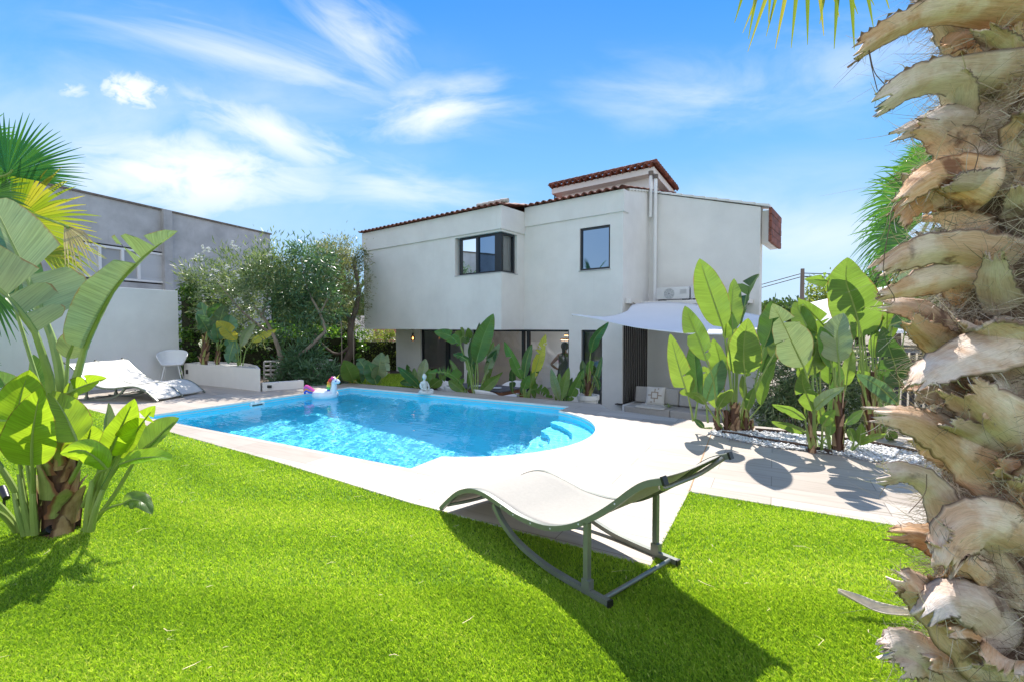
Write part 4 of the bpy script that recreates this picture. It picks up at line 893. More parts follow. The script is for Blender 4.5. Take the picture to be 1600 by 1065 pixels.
bed(660, 604, 'low spreading banana plant behind the seated statue', [
    ([(660, 606)], [(655, 603), (640, 588), (621, 572)], 8, dict(m='leaf_dark', turn=-20)), ([(660, 606)], [(657, 596), (661, 578), (665, 560)], 9, dict(m='leaf_pale')), ([(664, 606)], [(668, 599), (673, 588), (679, 578)], 8, dict(m='leaf')),
    ([(668, 606)], [(673, 604), (684, 595), (697, 587)], 9, dict(m='leaf', tears=1)), ([(650, 606)], [(645, 601), (636, 597), (625, 597)], 6, dict(m='leaf_dark')), ([(654, 606)], [(648, 602), (645, 596), (641, 590)], 4, dict(m='leaf_dark')), ([(664, 606)], [(662, 600), (668, 590), (672, 575)], 8)])
bed(728, 612, 'banana plant with one long arching leaf torn into a comb, beside the statue', [
    ([(730, 613)], [(722, 600), (708, 586), (692, 581), (667, 582)], 13, dict(m='leaf', tears=7, wl=1, wr=.45, fold=0, shape=.6)), ([(728, 614)], [(723, 611), (712, 602), (701, 594)], 9, dict(m='leaf_mid')), ([(722, 614)], [(726, 611), (718, 605), (715, 600)], 6, dict(m='leaf'))])
bed(744, 614, 'tallest banana plant of the terrace bed, one broad leaf standing up over the facade', [
    ([(744, 614), (743, 590)], [(744, 567), (754, 530), (771, 490)], 17, dict(m='leaf', fold=10)), ([(742, 614), (739, 590)], [(737, 570), (740, 540), (749, 504)], 11, dict(m='leaf_dark', turn=25)), ([(746, 614), (747, 590)], [(746, 566), (745, 550), (747, 531)], 9, dict(m='leaf', d=-.15)),
    ([(739, 614), (732, 580)], [(719, 539), (702, 524), (678, 518)], 10, dict(m='leaf', tears=1, fold=10)), ([(739, 614), (733, 580)], [(720, 537), (720, 528), (728, 525), (731, 531)], 15, dict(m='leaf', tears=2)), ([(739, 614), (735, 580)], [(730, 562), (720, 556), (708, 553)], 7, dict(m='leaf_dark', tears=2)),
    ([(751, 614), (753, 598)], [(758, 585), (767, 562), (781, 536)], 8, dict(m='leaf_pale', tears=1)), ([(753, 614)], [(761, 575), (768, 560), (776, 546)], 7, dict(m='leaf_dark', d=.15)), ([(749, 614)], [(751, 613), (764, 600), (781, 586)], 9, dict(m='leaf_mid', fold=10))])
bed(822, 621, 'banana plant with a yellow-streaked torn leaf in front of the sliding door', [
    ([(819, 621)], [(816, 592), (802, 562), (788, 533)], 9, dict(m='leaf', tears=1)), ([(826, 621)], [(833, 590), (842, 560), (853, 522)], 11, dict(m='leaf_yellow', tears=3, fold=10)), ([(822, 621)], [(819, 590), (823, 562), (831, 537)], 8, dict(m='leaf_dark')),
    ([(820, 621)], [(818, 607), (822, 597), (827, 586)], 8, dict(m='leaf')), ([(820, 621)], [(827, 610), (842, 607), (864, 621)], 9, dict(m='leaf', tears=5, fold=5)), ([(824, 621)], [(828, 606), (831, 592), (835, 580)], 5, dict(m='leaf_mid'))])
bed(879, 626, 'short upright banana plant below the standing person', [
    ([(876, 627)], [(874, 624), (867, 600), (861, 575)], 7, dict(m='leaf_pale')), ([(879, 627)], [(878, 623), (882, 600), (889, 573)], 8, dict(m='leaf_mid')), ([(877, 627)], [(875, 620), (874, 602), (874, 582)], 6, dict(m='leaf')), ([(884, 627)], [(889, 626), (899, 604), (912, 577)], 9, dict(m='leaf', tears=3))])
for o_, (x0, x1, y0, y1, bx_, n_, sd_) in zip(BEDS, ((640, 690, 575, 600, 662, 3, 21), (696, 735, 575, 600, 722, 3, 22), (725, 775, 545, 598, 745, 4, 23), (795, 850, 560, 606, 822, 4, 24), (862, 908, 585, 612, 880, 3, 25))):
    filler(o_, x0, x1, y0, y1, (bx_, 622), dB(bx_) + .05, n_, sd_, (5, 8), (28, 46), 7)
# ---- potted plant by the glazed door
d = 9.0; pb = P(919, 618, d); pb = V((pb.x, pb.y, TZ))
pot = empty('flower_pot', pb, 'white clay pot with a rim, standing by the glazed door', 'pot')
mb = MB(); zr = P(919, 616, d).z - TZ
mb.lathe([(0, 0), (.15, 0), (.19, zr - .09), (.215, zr - .085), (.215, zr), (.185, zr), (.18, zr - .03), (0, zr - .03)], pb, 24); mb.build('vessel', M['pot'], pot)
pp = plant('potted_banana', pb + V((0, 0, zr - .03)), d, 'tired banana plant with drooping brown sheaths growing in the white pot', 'banana plant', [
    ([(918, 615), (919, 585)], [(923, 551), (930, 528), (951, 503)], 9, dict(m='leaf_dark', turn=20)), ([(924, 614)], [(930, 600), (935, 580), (941, 556)], 5, dict(m='leaf_dark')), ([(913, 614)], [(913, 590), (911, 575), (910, 562)], 6, dict(m='leaf_dark')),
    ([(912, 614)], [(910, 600), (906, 588), (912, 574)], 5, dict(m='leaf_dark')), ([(915, 614)], [(916, 590), (925, 575), (930, 590)], 6, dict(m='leaf_dark')), ([(924, 614)], [(928, 585), (934, 598), (936, 610)], 5, dict(m='leaf_dark')), ([(920, 614)], [(920, 590), (922, 570), (929, 565)], 6, dict(m='leaf')), ([(916, 614)], [(912, 600), (909, 606), (907, 614)], 4, dict(m='leaf_dark'))])
stem(pp, [P(919, 618, d), P(919, 600, d), P(920, 582, d)], .09, .04, 8)
# ---- three clumps by the pebble bed
b1 = G(1147, 674); d = b1.y
r1 = plant('banana_plant', b1, d, 'tall banana clump at the deck end of the pebble bed, overlapping the shade sail', 'banana plant', [
    ([(1147, 667), (1144, 622), (1138, 559)], [(1129, 511), (1115, 470), (1103, 435), (1093, 404)], 26, dict(m='leaf', fold=10, turn=-10, shape=.66)),
    ([(1149, 667), (1146, 600)], [(1145, 516), (1143, 490), (1144, 462), (1147, 435)], 19, dict(m='leaf_mid', turn=40, d=.2)),
    ([(1150, 667), (1152, 590)], [(1158, 508), (1163, 480), (1170, 452), (1186, 428)], 24, dict(m='leaf_dark', turn=-40, d=.35)),
    ([(1156, 667), (1163, 620)], [(1164, 584), (1162, 560), (1163, 530), (1169, 497)], 28, dict(m='leaf_mid', fold=8, turn=8, shape=.62, d=-.2)),
    ([(1124, 667), (1119, 629), (1114, 591)], [(1104, 564), (1094, 535), (1082, 508), (1070, 478)], 22, dict(m='leaf', tears=1, fold=8, turn=-6, d=-.15)),
    ([(1083, 657), (1080, 640)], [(1075, 618), (1066, 590), (1056, 556), (1047, 521)], 19, dict(m='leaf_mid', fold=6, turn=8, shape=.6, d=-.1)),
    ([(1086, 657), (1088, 640)], [(1090, 627), (1089, 600), (1086, 565), (1084, 533)], 19, dict(m='leaf_dark', turn=-30, d=.2)),
    ([(1106, 660)], [(1103, 627), (1110, 605), (1120, 582), (1129, 561)], 20, dict(m='leaf_bluish', turn=30, d=.15)),
    ([(1128, 668), (1112, 645)], [(1103, 631), (1090, 618), (1070, 613)], 8, dict(m='leaf_mid', turn=-30, d=-.3)),
    ([(1124, 668), (1121, 650)], [(1122, 636), (1131, 621), (1145, 607)], 10, dict(m='leaf_mid', turn=25, d=-.35)),
    ([(1163, 660), (1175, 620)], [(1194, 542), (1203, 520), (1207, 495), (1206, 470)], 22, dict(m='leaf_dark', turn=-25, d=.2)),
    ([(1163, 660), (1186, 597)], [(1206, 559), (1213, 545), (1216, 530), (1212, 515)], 17, dict(m='leaf_mid', turn=-15, d=.05)),
    ([(1160, 665)], [(1164, 624), (1161, 605), (1160, 585)], 6, dict(m='leaf_mid')), ([(1170, 668)], [(1166, 640), (1172, 622), (1178, 605)], 8, dict(m='leaf')),
    ([(1150, 665)], [(1150, 545), (1158, 530), (1172, 505)], 16, dict(m='leaf', d=.3)), ([(1112, 668)], [(1100, 668), (1092, 660), (1084, 654)], 5, dict(m='leaf_dark', d=-.3))])
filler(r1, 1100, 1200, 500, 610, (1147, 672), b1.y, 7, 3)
for k, (x, y, q) in enumerate(((1147, 628, .10), (1120, 640, .05), (1165, 640, .06), (1135, 640, .055), (1174, 655, .04))): stem(r1, [P(x + (1147 - x) * .15, 676, d), P(x, (676 + y) / 2, d), P(x, y, d)], q, q * .55, 5, k)
b2 = G(1292, 706); d = b2.y
r2 = plant('banana_plant', b2, d, 'two-stemmed banana plant in the white pebbles, its paler broad leaf turned flat to the garden', 'banana plant', [
    ([(1269, 693), (1268, 642), (1263, 597)], [(1256, 573), (1240, 540), (1224, 506), (1207, 474)], 32, dict(m='leaf_pale', fold=6, turn=6, shape=.66, d=-.1)),
    ([(1270, 680), (1270, 600)], [(1270, 532), (1262, 512), (1252, 492), (1241, 472)], 20, dict(m='leaf', turn=-14, d=.2)),
    ([(1270, 660)], [(1261, 586), (1268, 566), (1274, 550), (1277, 532)], 22, dict(m='leaf_mid', turn=20, d=.1)),
    ([(1311, 690), (1305, 600)], [(1303, 526), (1285, 506), (1268, 488), (1248, 467)], 20, dict(m='leaf', tears=2, fold=4, turn=-10, d=.3)),
    ([(1314, 645), (1312, 603)], [(1311, 566), (1308, 540), (1309, 515), (1318, 489)], 27, dict(m='leaf_pale', fold=14, turn=-12, shape=.62, d=-.2)),
    ([(1310, 640)], [(1301, 575), (1295, 555), (1288, 532), (1282, 510)], 17, dict(m='leaf', turn=18, d=-.05)),
    ([(1272, 690)], [(1271, 642), (1263, 622), (1255, 603), (1252, 583)], 17, dict(m='leaf', turn=-12, d=-.3)),
    ([(1274, 690)], [(1273, 638), (1290, 622), (1320, 604)], 10, dict(m='leaf_pale', turn=-30, d=-.4)), ([(1266, 700)], [(1258, 655), (1236, 640), (1206, 631)], 9, dict(m='leaf', turn=-35, d=-.3)),
    ([(1268, 702)], [(1260, 676), (1235, 665), (1204, 657)], 9, dict(m='leaf', turn=-40, d=-.35)), ([(1284, 704)], [(1285, 664), (1295, 650), (1305, 639)], 9, dict(m='leaf_mid', d=-.3)), ([(1296, 704)], [(1296, 680), (1298, 668), (1299, 656)], 7, dict(m='leaf_mid', d=-.2)),
    ([(1316, 704)], [(1320, 662), (1333, 652), (1348, 640)], 8, dict(m='leaf_mid', turn=20)), ([(1330, 704)], [(1343, 692), (1345, 676), (1346, 660)], 7, dict(m='leaf_mid')), ([(1326, 706)], [(1340, 694), (1360, 684), (1386, 677)], 6, dict(m='leaf_mid')),
    ([(1330, 705)], [(1334, 690), (1330, 676), (1327, 668)], 7, dict(m='leaf'))])
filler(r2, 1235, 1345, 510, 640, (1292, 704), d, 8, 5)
stem(r2, [P(1269, 706, d), P(1269, 670, d), P(1268, 640, d)], .055, .045, 5, 8); stem(r2, [P(1309, 707, d), P(1310, 660, d), P(1311, 612, d)], .065, .045, 8, 9)
b3 = G(1366, 691); d = b3.y + .25
r3 = plant('banana_plant', V((b3.x * 1.04, d, 0)), d, 'dark banana plant with one huge upright leaf, half behind the shaggy palm trunk', 'banana plant', [
    ([(1362, 668), (1350, 600), (1349, 560)], [(1347, 527), (1335, 480), (1322, 440), (1324, 402)], 38, dict(m='leaf', fold=8, turn=10, shape=.6)),
    ([(1362, 670), (1348, 590)], [(1341, 503), (1328, 470), (1300, 441), (1256, 436)], 20, dict(m='leaf', tears=4, fold=2, turn=-8, d=-.2)),
    ([(1376, 680), (1400, 640)], [(1406, 604), (1400, 575), (1390, 545), (1379, 510)], 26, dict(m='leaf_dark', fold=8, turn=-8, d=-.2, shape=.62)),
    ([(1368, 670), (1375, 560)], [(1391, 508), (1410, 502), (1432, 500)], 18, dict(m='leaf_dark', d=.2)), ([(1378, 684)], [(1402, 630), (1372, 602), (1339, 583)], 13, dict(m='leaf_bluish', turn=-20, d=-.35)), ([(1378, 684)], [(1395, 608), (1384, 593), (1373, 579)], 12, dict(m='leaf_dark', d=-.1)),
    ([(1372, 680)], [(1362, 600), (1352, 590), (1340, 578)], 12, dict(m='leaf', d=.2)), ([(1390, 690)], [(1396, 686), (1390, 676), (1386, 672)], 9, dict(m='leaf', d=-.2)), ([(1365, 680), (1385, 560)], [(1400, 480), (1420, 450), (1440, 430)], 30, dict(m='leaf_pale', d=.3))])
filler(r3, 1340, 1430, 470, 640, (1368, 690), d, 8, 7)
stem(r3, [P(1366, 692, d), P(1358, 640, d), P(1350, 590, d)], .075, .035, 6, 12, green=.6); stem(r3, [P(1372, 692, d), P(1366, 640, d), P(1364, 580, d)], .06, .03, 5, 13, green=.6)
# ================================================================ loungers
PROF = [(0, .0), (.12, .10), (.25, .19), (.40, .245), (.55, .255), (.72, .235), (.88, .215), (1.1, .228), (1.28, .29), (1.42, .375), (1.55, .475), (1.66, .575), (1.74, .635), (1.83, .672)]
PC = catmull([V((s, 0, z)) for s, z in PROF], 52)
def lounger(o, rz, sling, label, w=.66):
    r = empty('sun_lounger', o, label, 'sun lounger', 'wave-shaped sun loungers', rz); G_ = M['grey_metal']
    bl = lambda mb, n, m, p=r, **k: mb.build(n, m, p, local=True, **k)
    for y in (.0145, w - .0145):
        mb = MB(); mb.tube([V((p.x, y, p.z + .014)) for p in PC], .0145, square=True, up=(0, 1, 0)); rl = bl(mb, 'rail', G_, angle=30)
        mb = MB(); mb.box((1.832, y, .688), (.012, .034, .038), Matrix.Rotation(-.38, 3, 'Y')); bl(mb, 'end_cap', M['black'], rl)
        mb = MB()
        for i in (20, 23, 26, 29, 34, 41): p = PC[i]; mb.ball((p.x, y + (-.0155 if y < .1 else .0155), p.z + .014), (.005, .003, .005), 8, 6)
        bl(mb, 'bolts', M['white_metal'], rl)
        mb = MB(); c = catmull([V((s, y, z)) for s, z in ((.635, .235), (.72, .15), (.86, .075), (1.06, .03), (1.25, .0165), (1.54, .0155))], 24)
        mb.tube(c, .0145, square=True, up=(0, 1, 0)); lg = bl(mb, 'curved_leg', G_, angle=30)
        mb = MB(); mb.box((1.546, y, .0155), (.012, .033, .033)); bl(mb, 'end_cap', M['black'], lg)
        mb = MB(); mb.tube([(1.40, y, .03), (1.40, y, .365)], .0145, square=True, up=(0, 1, 0)); ps = bl(mb, 'post', G_, angle=30)
        mb = MB(); mb.bx(1.378, 1.428, y - .019, y + .019, .032, .078)
        
        bl(mb, 'bracket', G_, ps)
    mb = MB(); mb.tube([(1.50, .03, .0165), (1.50, w - .03, .0165)], .0125, 10); bl(mb, 'cross_bar', G_)
    mb = MB(); mb.tube(catmull([V((1.80, .03, .668)), V((1.74, .15, .60)), V((1.72, w / 2, .585)), V((1.74, w - .15, .60)), V((1.80, w - .03, .668))], 20), .012, 8); bl(mb, 'head_bar', G_)
    mb = MB(); mb.tube(catmull([V((.06, .03, .055)), V((.16, .15, .085)), V((.18, w / 2, .09)), V((.16, w - .15, .085)), V((.06, w - .03, .055))], 20), .012, 8); bl(mb, 'foot_bar', G_)
    mb = MB(); mb.tube([(.64, .03, .236), (.64, w - .03, .236)], .010, 8); bl(mb, 'cross_bar', G_)
    mb = MB(); q = PC[1:51]; n = len(q) - 1
    def fn(u, v):
        p = q[min(n, int(round(v * n)))]; return (p.x, .029 + (w - .058) * u, p.z + .024 - .012 * math.sin(math.pi * u) ** .6 + .0015 * math.sin(u * 9 + v * 13))
    mb.grid(fn, 12, n); bl(mb, 'sling', sling, solid=.003)
    return r
lo = G(690, 795); lounger(V((lo.x - .01, lo.y - .03, 0)), math.radians(-50.0), M['sling'], 'wave-shaped sun lounger with beige sling, standing half on lawn and half on deck', .64)
for px, py, lab in ((287, 620, 'pale sun lounger on the far deck, of the pair the one beside the lawn'), (321, 613, 'pale sun lounger on the far deck, of the pair the one beside the white chair')):
    q = G(px, py); lounger(q, math.radians(174.5), M['sling2'], lab, .60)
# ================================================================ tub chair by the wall, dining chairs
def tub_chair(o, rz, label, group=None, m='white_plastic', legs='white_metal', name='tub_chair', sc=1.0):
    r = empty(name, o, label, 'chair', group, rz); bl = lambda mb, n, mm, p=r, **k: mb.build(n, M[mm], p, local=True, **k)
    mb = MB()
    def sh(u, v):   # shell: u round the back from one arm to the other, v from seat edge to rim
        a = math.pi * (-.12 + 1.24 * u); top = .80 - .17 * abs(2 * u - 1) ** 2.2; k = v ** .8; R = .20 + .10 * k
        return (R * 1.0 * math.cos(a) * sc, (R * .95 * math.sin(a) + .02) * sc, (.44 + (top - .44) * v) * sc)
    mb.grid(sh, 26, 8); sb = bl(mb, 'back_shell', m, solid=.012)
    mb = MB(); mb.lathe([(0, .425), (.14, .43), (.20, .445), (.222, .465), (.215, .475), (.19, .455), (0, .44)], (0, .0, 0), 24, None, sc, sc * .98); bl(mb, 'seat', m)
    for x, y in ((-1, -1), (1, -1), (-1, 1), (1, 1)): mb = MB(); mb.tube([(x * .13 * sc, y * .12 * sc, .43 * sc), (x * .21 * sc, y * .20 * sc, 0)], [.014, .010], 8); bl(mb, 'leg', legs)
    return r
q = G(270, 599.5); tub_chair(V((q.x, q.y, 0)), math.radians(28), 'white plastic tub chair with open arms beside the garden wall', 'white tub chairs')
# ================================================================ terrace dining set
dt = P(757, 600, 10.75); tdir = HF
tb = empty('dining_table', V((dt.x, dt.y, TZ)), 'brown wooden outdoor dining table with slate grey top, behind the terrace banana plants', 'table', rz=HA)
mb = MB(); mb.bx(-.82, .82, -.42, .42, .70, .725); mb.build('tabletop', mat('slate_top', (.10, .105, .12), .5, .2, 5), tb, local=True, smooth=False, bevel=.004)
mb = MB(); mb.bx(-.80, .80, -.40, -.36, .62, .698); mb.bx(-.80, .80, .36, .40, .62, .698); mb.bx(-.80, -.76, -.359, .359, .62, .698); mb.bx(.76, .80, -.359, .359, .62, .698); mb.build('apron', M['wood'], tb, local=True, smooth=False)
for x in (-1, 1):
    for y in (-1, 1): mb = MB(); mb.box((x * .79, y * .39, .35), (.09, .09, .697)); mb.build('leg', M['wood'], tb, local=True, bevel=.006)
for i, (x, lab) in enumerate(((-.15, 'white plate on the slate table top, towards its middle'), (.45, 'white plate on the slate table top, near the table end by the sliding door'))):
    p = V((dt.x, dt.y, TZ + .727)) + HF * x - HN * .1; mb = MB(); mb.lathe([(0, 0), (.07, 0), (.12, .014), (.118, .018), (.07, .006), (0, .006)], p, 20); tag(mb.build('plate', M['white_plastic']), lab, 'plate', 'plates on the terrace table')
for x, y, a, lab in ((.62, -.62, 180, 'white tub chair at the near end of the slate table, beside the yellow-streaked banana plant'), (-.25, -.62, 180, 'white tub chair behind the tallest terrace banana plant'), (-.9, -.25, 100, 'white tub chair at the far end of the slate table, below the arching torn leaf'), (.3, .62, 0, 'white tub chair on the house side of the slate table')):
    p = V((dt.x, dt.y, TZ)) + HF * x + HN * y; tub_chair(p, HA + math.radians(a), lab, 'white tub chairs')
# inside: table, chair, pendant, person
def inside(x, y, z=0): return HW(x, y, z)
it = empty('round_table', inside(-2.25, 1.9), 'round wooden table with a flared pedestal inside the house', 'table', rz=HA)
mb = MB(); mb.lathe([(0, .72), (.55, .72), (.56, .735), (.55, .75), (0, .75)], (0, 0, 0), 28); mb.build('tabletop', M['wood'], it, local=True)
mb = MB(); mb.lathe([(0, 0), (.28, 0), (.27, .03), (.14, .40), (.12, .719), (0, .719)], (0, 0, 0), 20); mb.build('pedestal', M['wood'], it, local=True)
tub_chair(inside(-1.75, 1.0), HA + math.radians(150), 'black tub chair with wooden legs inside the sliding door', 'black tub chairs indoors', 'frame', 'wood', 'armchair')
tub_chair(inside(-4.95, 1.2), HA + math.radians(110), 'black low armchair behind the left-hand pair of glass doors', 'black tub chairs indoors', 'frame', 'wood', 'armchair', 1.15)
rl = empty('ring_lamp', inside(-2.35, 1.9, 1.75), 'bronze ring pendant lamp glowing inside above the round table', 'lamp', rz=HA)
for R_, z in ((.34, 0), (.24, .12)):
    mb = MB(); mb.tube([(R_ * math.cos(t), R_ * math.sin(t), z) for t in [i * 6.2832 / 40 for i in range(41)]], .018, 6, cap=False); b = mb.build('ring', M['ring'], rl, local=True)
    mb = MB(); mb.tube([(R_ * math.cos(t), R_ * math.sin(t), z - .02) for t in [i * 6.2832 / 40 for i in range(41)]], .009, 6, cap=False); mb.build('light_strip', M['glow'], b, local=True)
mb = MB(); mb.tube([(0, .33, .0), (0, 0, .27)], .003, 4); mb.tube([(0, -.33, .0), (0, 0, .27)], .003, 4); mb.build('cable', M['black'], rl, local=True)
cab = empty('kitchen_island', inside(-1.75, 2.75), 'pale kitchen island with open shelves at the back of the room', 'kitchen island', rz=HA)
mb = MB(); mb.bx(-.42, .42, 0, .5, .96, 1.0); mb.bx(-.42, -.38, 0, .5, 0, .958); mb.bx(.38, .42, 0, .5, 0, .958); mb.bx(-.378, .378, .45, .5, 0, .958); mb.bx(-.378, .378, .02, .449, .5, .53); mb.build('carcass', M['white_plastic'], cab, local=True, smooth=False)
# pendant bulb under the overhang
q = P(645, 517, 1.0); xl, zl = onY(645, 520, -.45); pd = empty('pendant_lamp', HW(xl, -.45, 2.018), 'small glass pendant lamp with a warm bulb hanging under the overhang', 'lamp')
mb = MB(); mb.lathe([(0, 0), (.06, 0), (.06, -.012), (0, -.014)], (0, 0, 0), 16); mb.tube([(0, 0, -.01), (0, 0, -.12)], .004, 6); mb.lathe([(0, -.11), (.025, -.11), (.03, -.19), (0, -.19)], (0, 0, 0), 12); mb.build('fitting', M['black'], pd, local=True)
mb = MB(); mb.lathe([(.03, -.185), (.055, -.22), (.062, -.29), (.045, -.335), (0, -.345)], (0, 0, 0), 16); mb.build('glass_shade', M['bulbglass'], pd, local=True)
mb = MB(); mb.ball((0, 0, -.265), (.022, .022, .04), 10, 8); mb.build('bulb', M['glow'], pd, local=True)
# ---------------------------------------------------------------- the person
def person():
    x, _ = onY(882, 560, .75); o = HW(x, .75, 0)
    r = empty('person', o, 'person standing indoors, back turned, hand on hip, in a sleeveless grey-green dress', 'person', rz=HA + .25)
    vs, es, rr = [], [], []
    def ch(pts, start=None):
        p = start
        for (x, y, z, q) in pts:
            vs.append((x, y, z)); rr.append(q); i = len(vs) - 1
            if p is not None: es.append((p, i))
            p = i
        return p
    pel = ch([(0, 0, .93, .125)]); ch([(0, .01, 1.06, .105), (0, .0, 1.20, .115)], pel); chest = len(vs) - 1
    nb = ch([(0, -.01, 1.34, .10), (0, .0, 1.43, .052), (0, .015, 1.49, .050), (0, .03, 1.55, .085), (0, .035, 1.61, .088), (0, .03, 1.665, .05)], chest); top = chest + 1
    for s in (-1, 1):
        ch([(s * .09, 0, .86, .09), (s * .095, .01, .66, .074), (s * .095, .015, .48, .055), (s * .095, -.005, .34, .052), (s * .095, -.02, .10, .034), (s * .095, 0, .045, .038), (s * .10, .13, .025, .028)], pel)
    def hand(p, base, d, sd):
        d = V(d).normalized(); sd = V(sd).normalized(); b = V(base)
        pm = ch([(*(b + d * .045), .026)], p)
        for k in range(4): c = b + d * .09 + sd * (.022 * (k - 1.5)); L = (.030, .037, .034, .026)[k]; ch([(*c, .0095), (*(c + d * L + V((0, 0, -.004))), .0085), (*(c + d * L * 1.8 + V((0, 0, -.014))), .007)], pm)
        c = b + d * .03 + sd * .035; ch([(*c, .011), (*(c + d * .03 + sd * .02), .009)], pm)
    e = ch([(-.15, 0, 1.36, .058), (-.185, -.01, 1.31, .05), (-.34, -.07, 1.13, .038), (-.24, -.02, 1.04, .031), (-.175, .01, 1.0, .024)], top); hand(e, (-.175, .01, 1.0), (.7, .55, -.3), (0, .3, 1))
    e = ch([(.15, 0, 1.36, .058), (.185, 0, 1.31, .05), (.22, -.02, 1.10, .038), (.225, .03, .95, .030), (.225, .05, .88, .023)], top); hand(e, (.225, .05, .88), (0, .15, -1), (0, 1, .1))
    me = bpy.data.meshes.new('body'); me.from_pydata(vs, es, []); o_ = bpy.data.objects.new('body', me); COL.objects.link(o_); o_.parent = r; me.materials.append(M['skin'])
    md = o_.modifiers.new('skin', 'SKIN'); sv = me.skin_vertices[0].data
    for i, q in enumerate(rr): sv[i].radius = (q, q * (.8 if i < 3 else 1))
    sv[0].use_root = True; o_.modifiers.new('sub', 'SUBSURF').levels = 2; o_.modifiers['sub'].render_levels = 2
    for p in me.polygons: p.use_smooth = True
    md.use_smooth_shade = True
    mb = MB(); prof = [(.20, .50), (.195, .65), (.19, .82), (.178, .95), (.15, 1.06), (.152, 1.18), (.165, 1.28), (.150, 1.36), (.10, 1.415)]
    mb.lathe(prof, (0, .0, 0), 22, None, 1, .76); mb.build('dress', M['dress'], r, local=True, solid=.006)
    mb = MB(); mb.ball((0, .022, 1.60), (.100, .106, .108), 16, 12); mb.tube(catmull([V((0, -.07, 1.62)), V((.01, -.12, 1.54)), V((.015, -.12, 1.42)), V((.02, -.115, 1.30))], 14), [.05, .045, .05, .05, .048, .045, .042, .04, .036, .032, .028, .022, .017, .01, .004], 10); mb.build('hair', M['hair'], r, local=True)
    mb = MB()
    for s in (-1, 1): mb.ball((s * .092, .035, 1.585), (.012, .018, .03), 8, 6)
    mb.ball((0, .125, 1.585), (.014, .02, .022), 8, 6); mb.build('ears_and_nose', M['skin'], r, local=True)
person()
# ================================================================ sofa with cushions
so_ = HW(.10, -.20, 0); sofa = empty('outdoor_sofa', so_, 'low taupe outdoor sofa with white metal frame below the shade sail', 'sofa', rz=HA); SL = 2.05
bl = lambda mb, n, m, p=sofa, **k: mb.build(n, M[m], p, local=True, **k)
mb = MB(); mb.bx(.0, .05, 0, .80, .20, .26); mb.bx(SL - .05, SL, 0, .8, .20, .26); mb.bx(.051, SL - .051, 0, .05, .17, .25); mb.bx(.051, SL - .051, .75, .8, .20, .62); mb.bx(0, .05, .0, .06, 0, .199); mb.bx(SL - .05, SL, 0, .06, 0, .199); mb.bx(0, .05, .74, .8, 0, .199); mb.bx(SL - .05, SL, .74, .8, 0, .199); mb.bx(.0, .05, .0, .8, .38, .43); mb.bx(0, .05, 0, .05, .261, .379); bl(mb, 'frame', 'white_metal', bevel=.005)
def pad(mb, x0, x1, y0, y1, z0, z1, R=None):
    mb.box(((x0 + x1) / 2, (y0 + y1) / 2, (z0 + z1) / 2), (x1 - x0, y1 - y0, z1 - z0), R)
for i in range(2):
    mb = MB(); pad(mb, .06 + i * .97, 1.02 + i * .97, -.02, .70, .255, .425); bl(mb, 'seat_cushion', 'sofa', bevel=.035, seg=3)
for i in range(2):
    mb = MB(); pad(mb, .06 + i * .97, 1.02 + i * .97, .53, .70, .43, .78, Matrix.Rotation(-.12, 3, 'X')); bl(mb, 'back_cushion', 'sofa_back', bevel=.045, seg=3)
mb = MB(); mb.bx(-.22, -.01, .1, .7, .40, .42); bl(mb, 'side_tray', 'darkwood', bevel=.004)
mb = MB()
mb.grid(lambda u, v: (.30 + .62 * u, -.035 + .52 * v, .437 + .012 * math.sin(u * 14 + v * 3) * math.sin(v * 9) - (.0 if v > .05 else .02)), 24, 16)
th = mb.build('blanket', M['throw'], None, local=True, solid=.012); th.location = so_; th.rotation_euler = (0, 0, HA); tag(th, 'crumpled cream throw spread on the sofa seat', 'throw')
def cushion(x, y, z, rz, s, label):
    o = so_ + HF * x + HN * y + V((0, 0, z)); r = empty('scatter_cushion', o, label, 'cushion', 'patterned scatter cushions on the sofa', HA + rz)
    R = Matrix.Rotation(-.30, 3, 'X')
    def sd(sg):
        def fn(u, v):
            a, b = 2 * u - 1, 2 * v - 1; t = .075 * max(0, (1 - abs(a) ** 2.6)) ** .5 * max(0, (1 - abs(b) ** 2.6)) ** .5; return R @ V((a * s * (1 - .05 * (1 - b * b)), sg * t, s + b * s * (1 - .05 * (1 - a * a))))
        return fn
    mb = MB(); mb.grid(sd(-1), 14, 14); mb.grid(sd(1), 14, 14); mb.build('cover', M['white_plastic'] if 0 else M['cream'], r, local=True)
    mb = MB(); f = sd(-1)
    def patch(u0, u1, v0, v1):
        q = mb.add([], []); mb.grid(lambda u, v: f(u0 + (u1 - u0) * u, v0 + (v1 - v0) * v) + R @ V((0, -.003, 0)), 4, 4)
    for a in ((.3, .7, .3, .36), (.3, .7, .64, .7), (.3, .36, .36, .64), (.64, .7, .36, .64), (.47, .53, .12, .3), (.47, .53, .7, .88), (.12, .3, .47, .53), (.7, .88, .47, .53), (.3, .36, .08, .16), (.64, .7, .84, .92)): patch(*a)
    mb.build('woven_pattern', mat('tan_pattern', (.40, .31, .24), .9, .05, 30), r, local=True)
cushion(.56, .40, .43, .12, .20, 'white and tan square-patterned cushion leaning at the free end of the sofa'); cushion(1.62, .40, .43, -.1, .19, 'white and tan patterned cushion half hidden behind banana stalks on the sofa')
